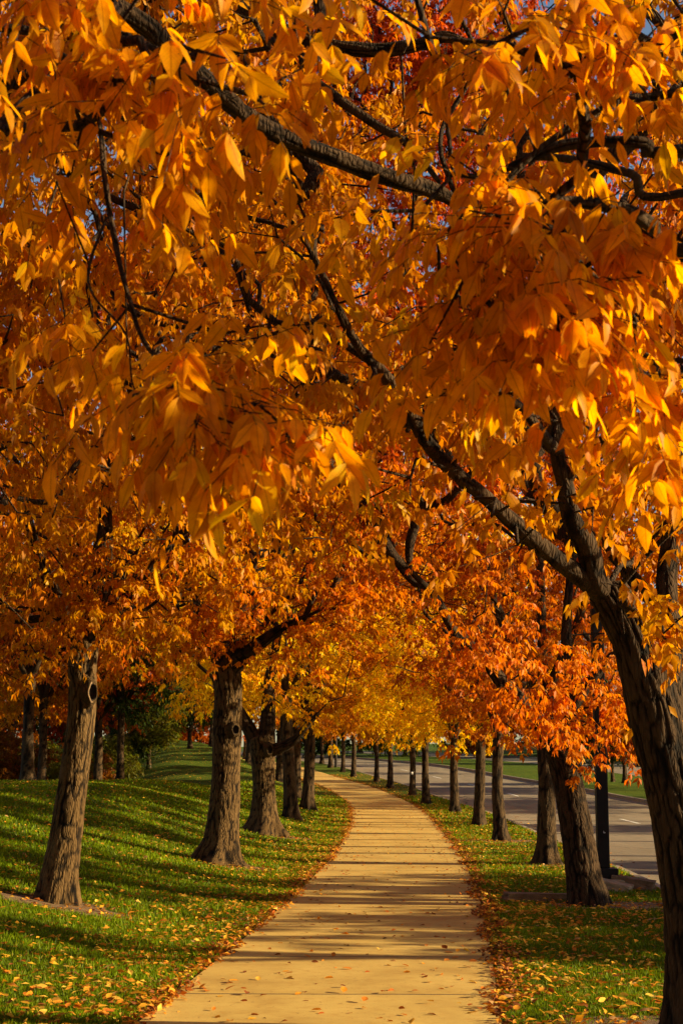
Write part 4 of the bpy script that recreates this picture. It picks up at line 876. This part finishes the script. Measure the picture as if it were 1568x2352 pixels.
# ------------------------------------------------------------------ grass
def in_view(x, y, z, mx=25, my=30):
    u, v, d = project(np.stack([x, y, z], 1)); return (u > -mx) & (u < 682 + mx) & (v < 1024 + my) & (d > 1)
def blades(name, xa, xb, bands, label):
    mb = MB(); r = np.random.default_rng(hash(label) % 1000 if False else len(label))
    for (y0, y1, dens, hgt, wid) in bands:
        a0 = min(float(xa(y0)), float(xa(y1))); b0 = max(float(xb(y0)), float(xb(y1)))
        a0 = max(a0, -.24 * y1 - .6); b0 = min(b0, .24 * y1 + .6)
        if b0 <= a0: continue
        n = int((b0 - a0) * (y1 - y0) * dens); x = r.uniform(a0, b0, n); y = r.uniform(y0, y1, n)
        ok = (x > xa(y)) & (x < xb(y)); x, y = x[ok], y[ok]; z = H(x, y); ok = in_view(x, y, z) & off_soil(x, y); x, y, z = x[ok], y[ok], z[ok]; n = len(x)
        if n == 0: continue
        patch = .5 + .5 * np.sin(x * 2.1 + np.sin(y * 1.3) * 2) * np.sin(y * 1.7 + x)
        h = hgt * r.uniform(.5, 1.25, n) * (.8 + .35 * patch); az = r.uniform(0, 6.283, n); ln = r.uniform(.1, .8, n) * h
        B = np.stack([x, y, z - .005], 1); S = np.stack([np.cos(az), np.sin(az), 0 * az], 1) * (wid * r.uniform(.6, 1.3, n))[:, None]
        az2 = r.uniform(0, 6.283, n); Tn = np.stack([np.cos(az2) * ln, np.sin(az2) * ln, h], 1); Mn = Tn * .55; Mn[:, 2] = h * .62
        V = np.stack([B - S, B + S, B + Mn + S * .7, B + Mn - S * .7, B + Tn], 1).reshape(-1, 3)
        k = (np.arange(n) * 5)[:, None]; 
        g_ = r.random((n, 1)); lc = np.array([.07, .145, .002]) * (1 - g_) + np.array([.20, .30, .005]) * g_; yl = r.random(n) < .04; lc[yl] = (.32, .25, .04); lc *= (.8 + .4 * patch)[:, None]
        mb.add(V, k + np.array([[0, 1, 2, 3]]), 0, lc=np.repeat(lc, 5, 0)); mb.f.append(k + np.array([[3, 2, 4]]) + mb.n - len(V)); mb.m.append(np.zeros(n))
    o = mb.build(name, [M['blade']], None, False, ('lc',)); tag(o, label, 'grass', kind='stuff'); return o
BANDS = [(9.6, 13, 3200, .045, .0035), (13, 17, 1700, .055, .0045), (17, 23, 950, .055, .006), (23, 32, 480, .06, .009), (32, 46, 200, .06, .014), (46, 70, 70, .07, .024)]
blades('grass', lambda y: pathL(y) - 40, lambda y: pathL(y) - .02, BANDS, 'short green lawn grass covering the mound left of the path')
blades('grass', lambda y: pathR(y) + .02, lambda y: kn(y) - .01, BANDS, 'short green grass on the verge between path and road')

# ------------------------------------------------------------------ fallen leaves
FC = np.array([(.72, .40, .035), (.66, .30, .03), (.55, .20, .025), (.40, .12, .02), (.25, .09, .03), (.16, .06, .025), (.78, .52, .08), (.5, .3, .12)])
def leaf_field(n, xs, ys, r, probs, lift, flat=.25, size=1.0):
    z = H(xs, ys); n = len(xs); az = r.uniform(0, 6.283, n); d = np.stack([np.cos(az), np.sin(az), r.normal(0, flat, n)], 1)
    nn = np.stack([r.normal(0, flat * 1.4, n), r.normal(0, flat * 1.4, n), np.ones(n)], 1); P = np.stack([xs, ys, z + lift * r.uniform(.3, 1.2, n)], 1)
    ln = r.uniform(.05, .095, n) * size; return P, d, nn, ln, ln * r.uniform(.2, .3, n), FC[r.choice(8, n, p=probs)] * r.uniform(.75, 1.2, (n, 1))
r = np.random.default_rng(77)
sets = []
def scatter(y0, y1, xa, xb, dens, probs, lift, edge=None, power=1.0, flat=.25, size=1.0):
    a0 = min(xa(y0), xa(y1)) - .5; b0 = max(xb(y0), xb(y1)) + .5; a0 = max(a0, -.235 * y1 - .5); b0 = min(b0, .235 * y1 + .5)
    n = int(max(0, (b0 - a0)) * (y1 - y0) * dens); x = r.uniform(a0, b0, n); y = r.uniform(y0, y1, n); ok = (x > xa(y)) & (x < xb(y))
    cl = .5 + .5 * np.sin(x * 3.1 + 1.7 * np.sin(y * 1.9)) * np.sin(y * 2.3 + 1.3 * np.sin(x * 2.2)); ok &= r.random(n) < (.35 + .9 * cl)
    if edge is not None: ok &= r.random(n) < np.clip(edge(x, y), 0, 1)
    x, y = x[ok], y[ok]; v = in_view(x, y, H(x, y), 15, 20); x, y = x[v], y[v]
    sets.append(leaf_field(len(x), x, y, r, probs, lift, flat, size))
pl = (.33, .24, .13, .06, .04, .02, .14, .04); pd = (.10, .17, .22, .20, .14, .09, .03, .05)
for (y0, y1, q) in ((9.8, 20, 1), (20, 34, .75), (34, 60, .42), (60, 100, .2)):
    scatter(y0, y1, lambda y: pathL(y) - 30, lambda y: pathL(y), 290 * q, pl, .045, lambda x, y: .15 + 1.0 * np.exp(-(pathL(y) - x) / .9))
    scatter(y0, y1, lambda y: pathR(y), lambda y: kn(y), 260 * q, pl, .045, lambda x, y: .45 + .5 * np.exp(-(x - pathR(y)) / .8))
    scatter(y0, y1, lambda y: pathL(y) - .34, lambda y: pathL(y) + .10, 900 * q, pd, .045, lambda x, y: np.exp(-((x - pathL(y) + .03 + .05 * np.sin(y * 1.6 + 2 * np.sin(y * .9))) / (.095 + .04 * np.sin(y * 2.2))) ** 2), flat=.45, size=.82)
    scatter(y0, y1, lambda y: pathR(y) - .12, lambda y: pathR(y) + .36, 1400 * q, (.03, .07, .13, .26, .26, .20, .02, .03), .04, lambda x, y: np.exp(-((x - pathR(y) - .06 - .05 * np.sin(y * 1.9 + 2 * np.sin(y * .7))) / (.10 + .045 * np.sin(y * 2.7))) ** 2), flat=.45, size=.82)
    scatter(y0, y1, pathL, pathR, 34 * q if y0 < 20 else 44 * q, (.12, .16, .2, .2, .13, .08, .05, .06), .022, lambda x, y: .3 + .7 * np.exp(-np.minimum(x - pathL(y), pathR(y) - x) / .35))
for (a, b, c, d) in SOIL[:6]:
    k = 120; th = r.uniform(0, 6.28, k); q = r.uniform(.3, 1.25, k); sets.append(leaf_field(k, a + np.cos(th) * c * q, b + np.sin(th) * d * q, r, pd, .03))
k = 240; ry_ = r.uniform(15, 60, k); sets.append(leaf_field(k, kn(ry_) + .2 + r.exponential(.35, k), ry_, r, pd, .0)); q = list(sets[-1]); q[0][:, 2] = zb(ry_) - .125; sets[-1] = tuple(q)
A = [np.concatenate([s[i] for s in sets]) for i in range(6)]
u, v, d = project(A[0]); vis = (u > 4) & (u < 678) & (v < 1018) & (d > 1)
order = np.argsort(np.where(vis, d - 1.2 * (A[3] > .075) - 3.0 * ((A[0][:, 0] > pathL(A[0][:, 1]) + .1) & (A[0][:, 0] < pathR(A[0][:, 1]) - .1)), 1e6)); ind = order[:300]; rest = order[300:]
mb = MB(); add_leaflets(mb, A[0][rest], A[1][rest], A[2][rest], A[3][rest], A[4][rest], A[5][rest], 1, r, 0)
tag(mb.build('leaf_litter', [M['litter']], None, False, ('lc',)), 'fallen yellow, orange and brown leaves strewn over lawn and path edges', 'fallen leaves', kind='stuff')
FM = []
names = ['yellow', 'golden', 'orange', 'russet', 'brown', 'dark brown', 'pale yellow', 'faded tan']
for ci in range(8):
    for sh in range(2):
        q = MB(); rr = np.random.default_rng(ci * 2 + sh); add_leaflets(q, np.zeros((1, 3)), np.array([[1., 0, .15]]), np.array([[rr.normal(0, .3), rr.normal(0, .3), 1.]]), np.array([.09]), np.array([.0225]), FC[[ci]] * rr.uniform(.85, 1.15), 0, rr, 0)
        FM.append(q.mesh('fallen_leaf', [M['litter']], True, ('lc',)))
for i in ind:
    ci = int(np.argmin(np.abs(A[5][i] / A[5][i].sum() - FC / FC.sum(1, keepdims=True)).sum(1))); x, y, z = A[0][i]
    o = bpy.data.objects.new('fallen_leaf', FM[ci * 2 + random.randrange(2)]); col.objects.link(o); o.location = (x, y, z); s = A[3][i] / .09; o.scale = (s, s * random.uniform(.9, 1.3), s)
    o.rotation_euler = (random.gauss(0, .2), random.gauss(0, .15), random.uniform(0, 6.28))
    wh = 'on the tan path' if pathL(y) + .12 < x < pathR(y) - .12 else ('in the drift along the left path edge' if pathL(y) - .35 < x <= pathL(y) + .12 else 'in the drift along the right path edge' if pathR(y) - .12 <= x < pathR(y) + .36 else 'in the grass left of the path' if x < pathL(y) else 'in the grass of the verge')
    tag(o, names[ci] + ' fallen leaf lying ' + wh, 'leaf', names[ci] + ' fallen leaves ' + wh)
print('faces', sum(len(o.data.polygons) for o in col.objects if o.type == 'MESH'))
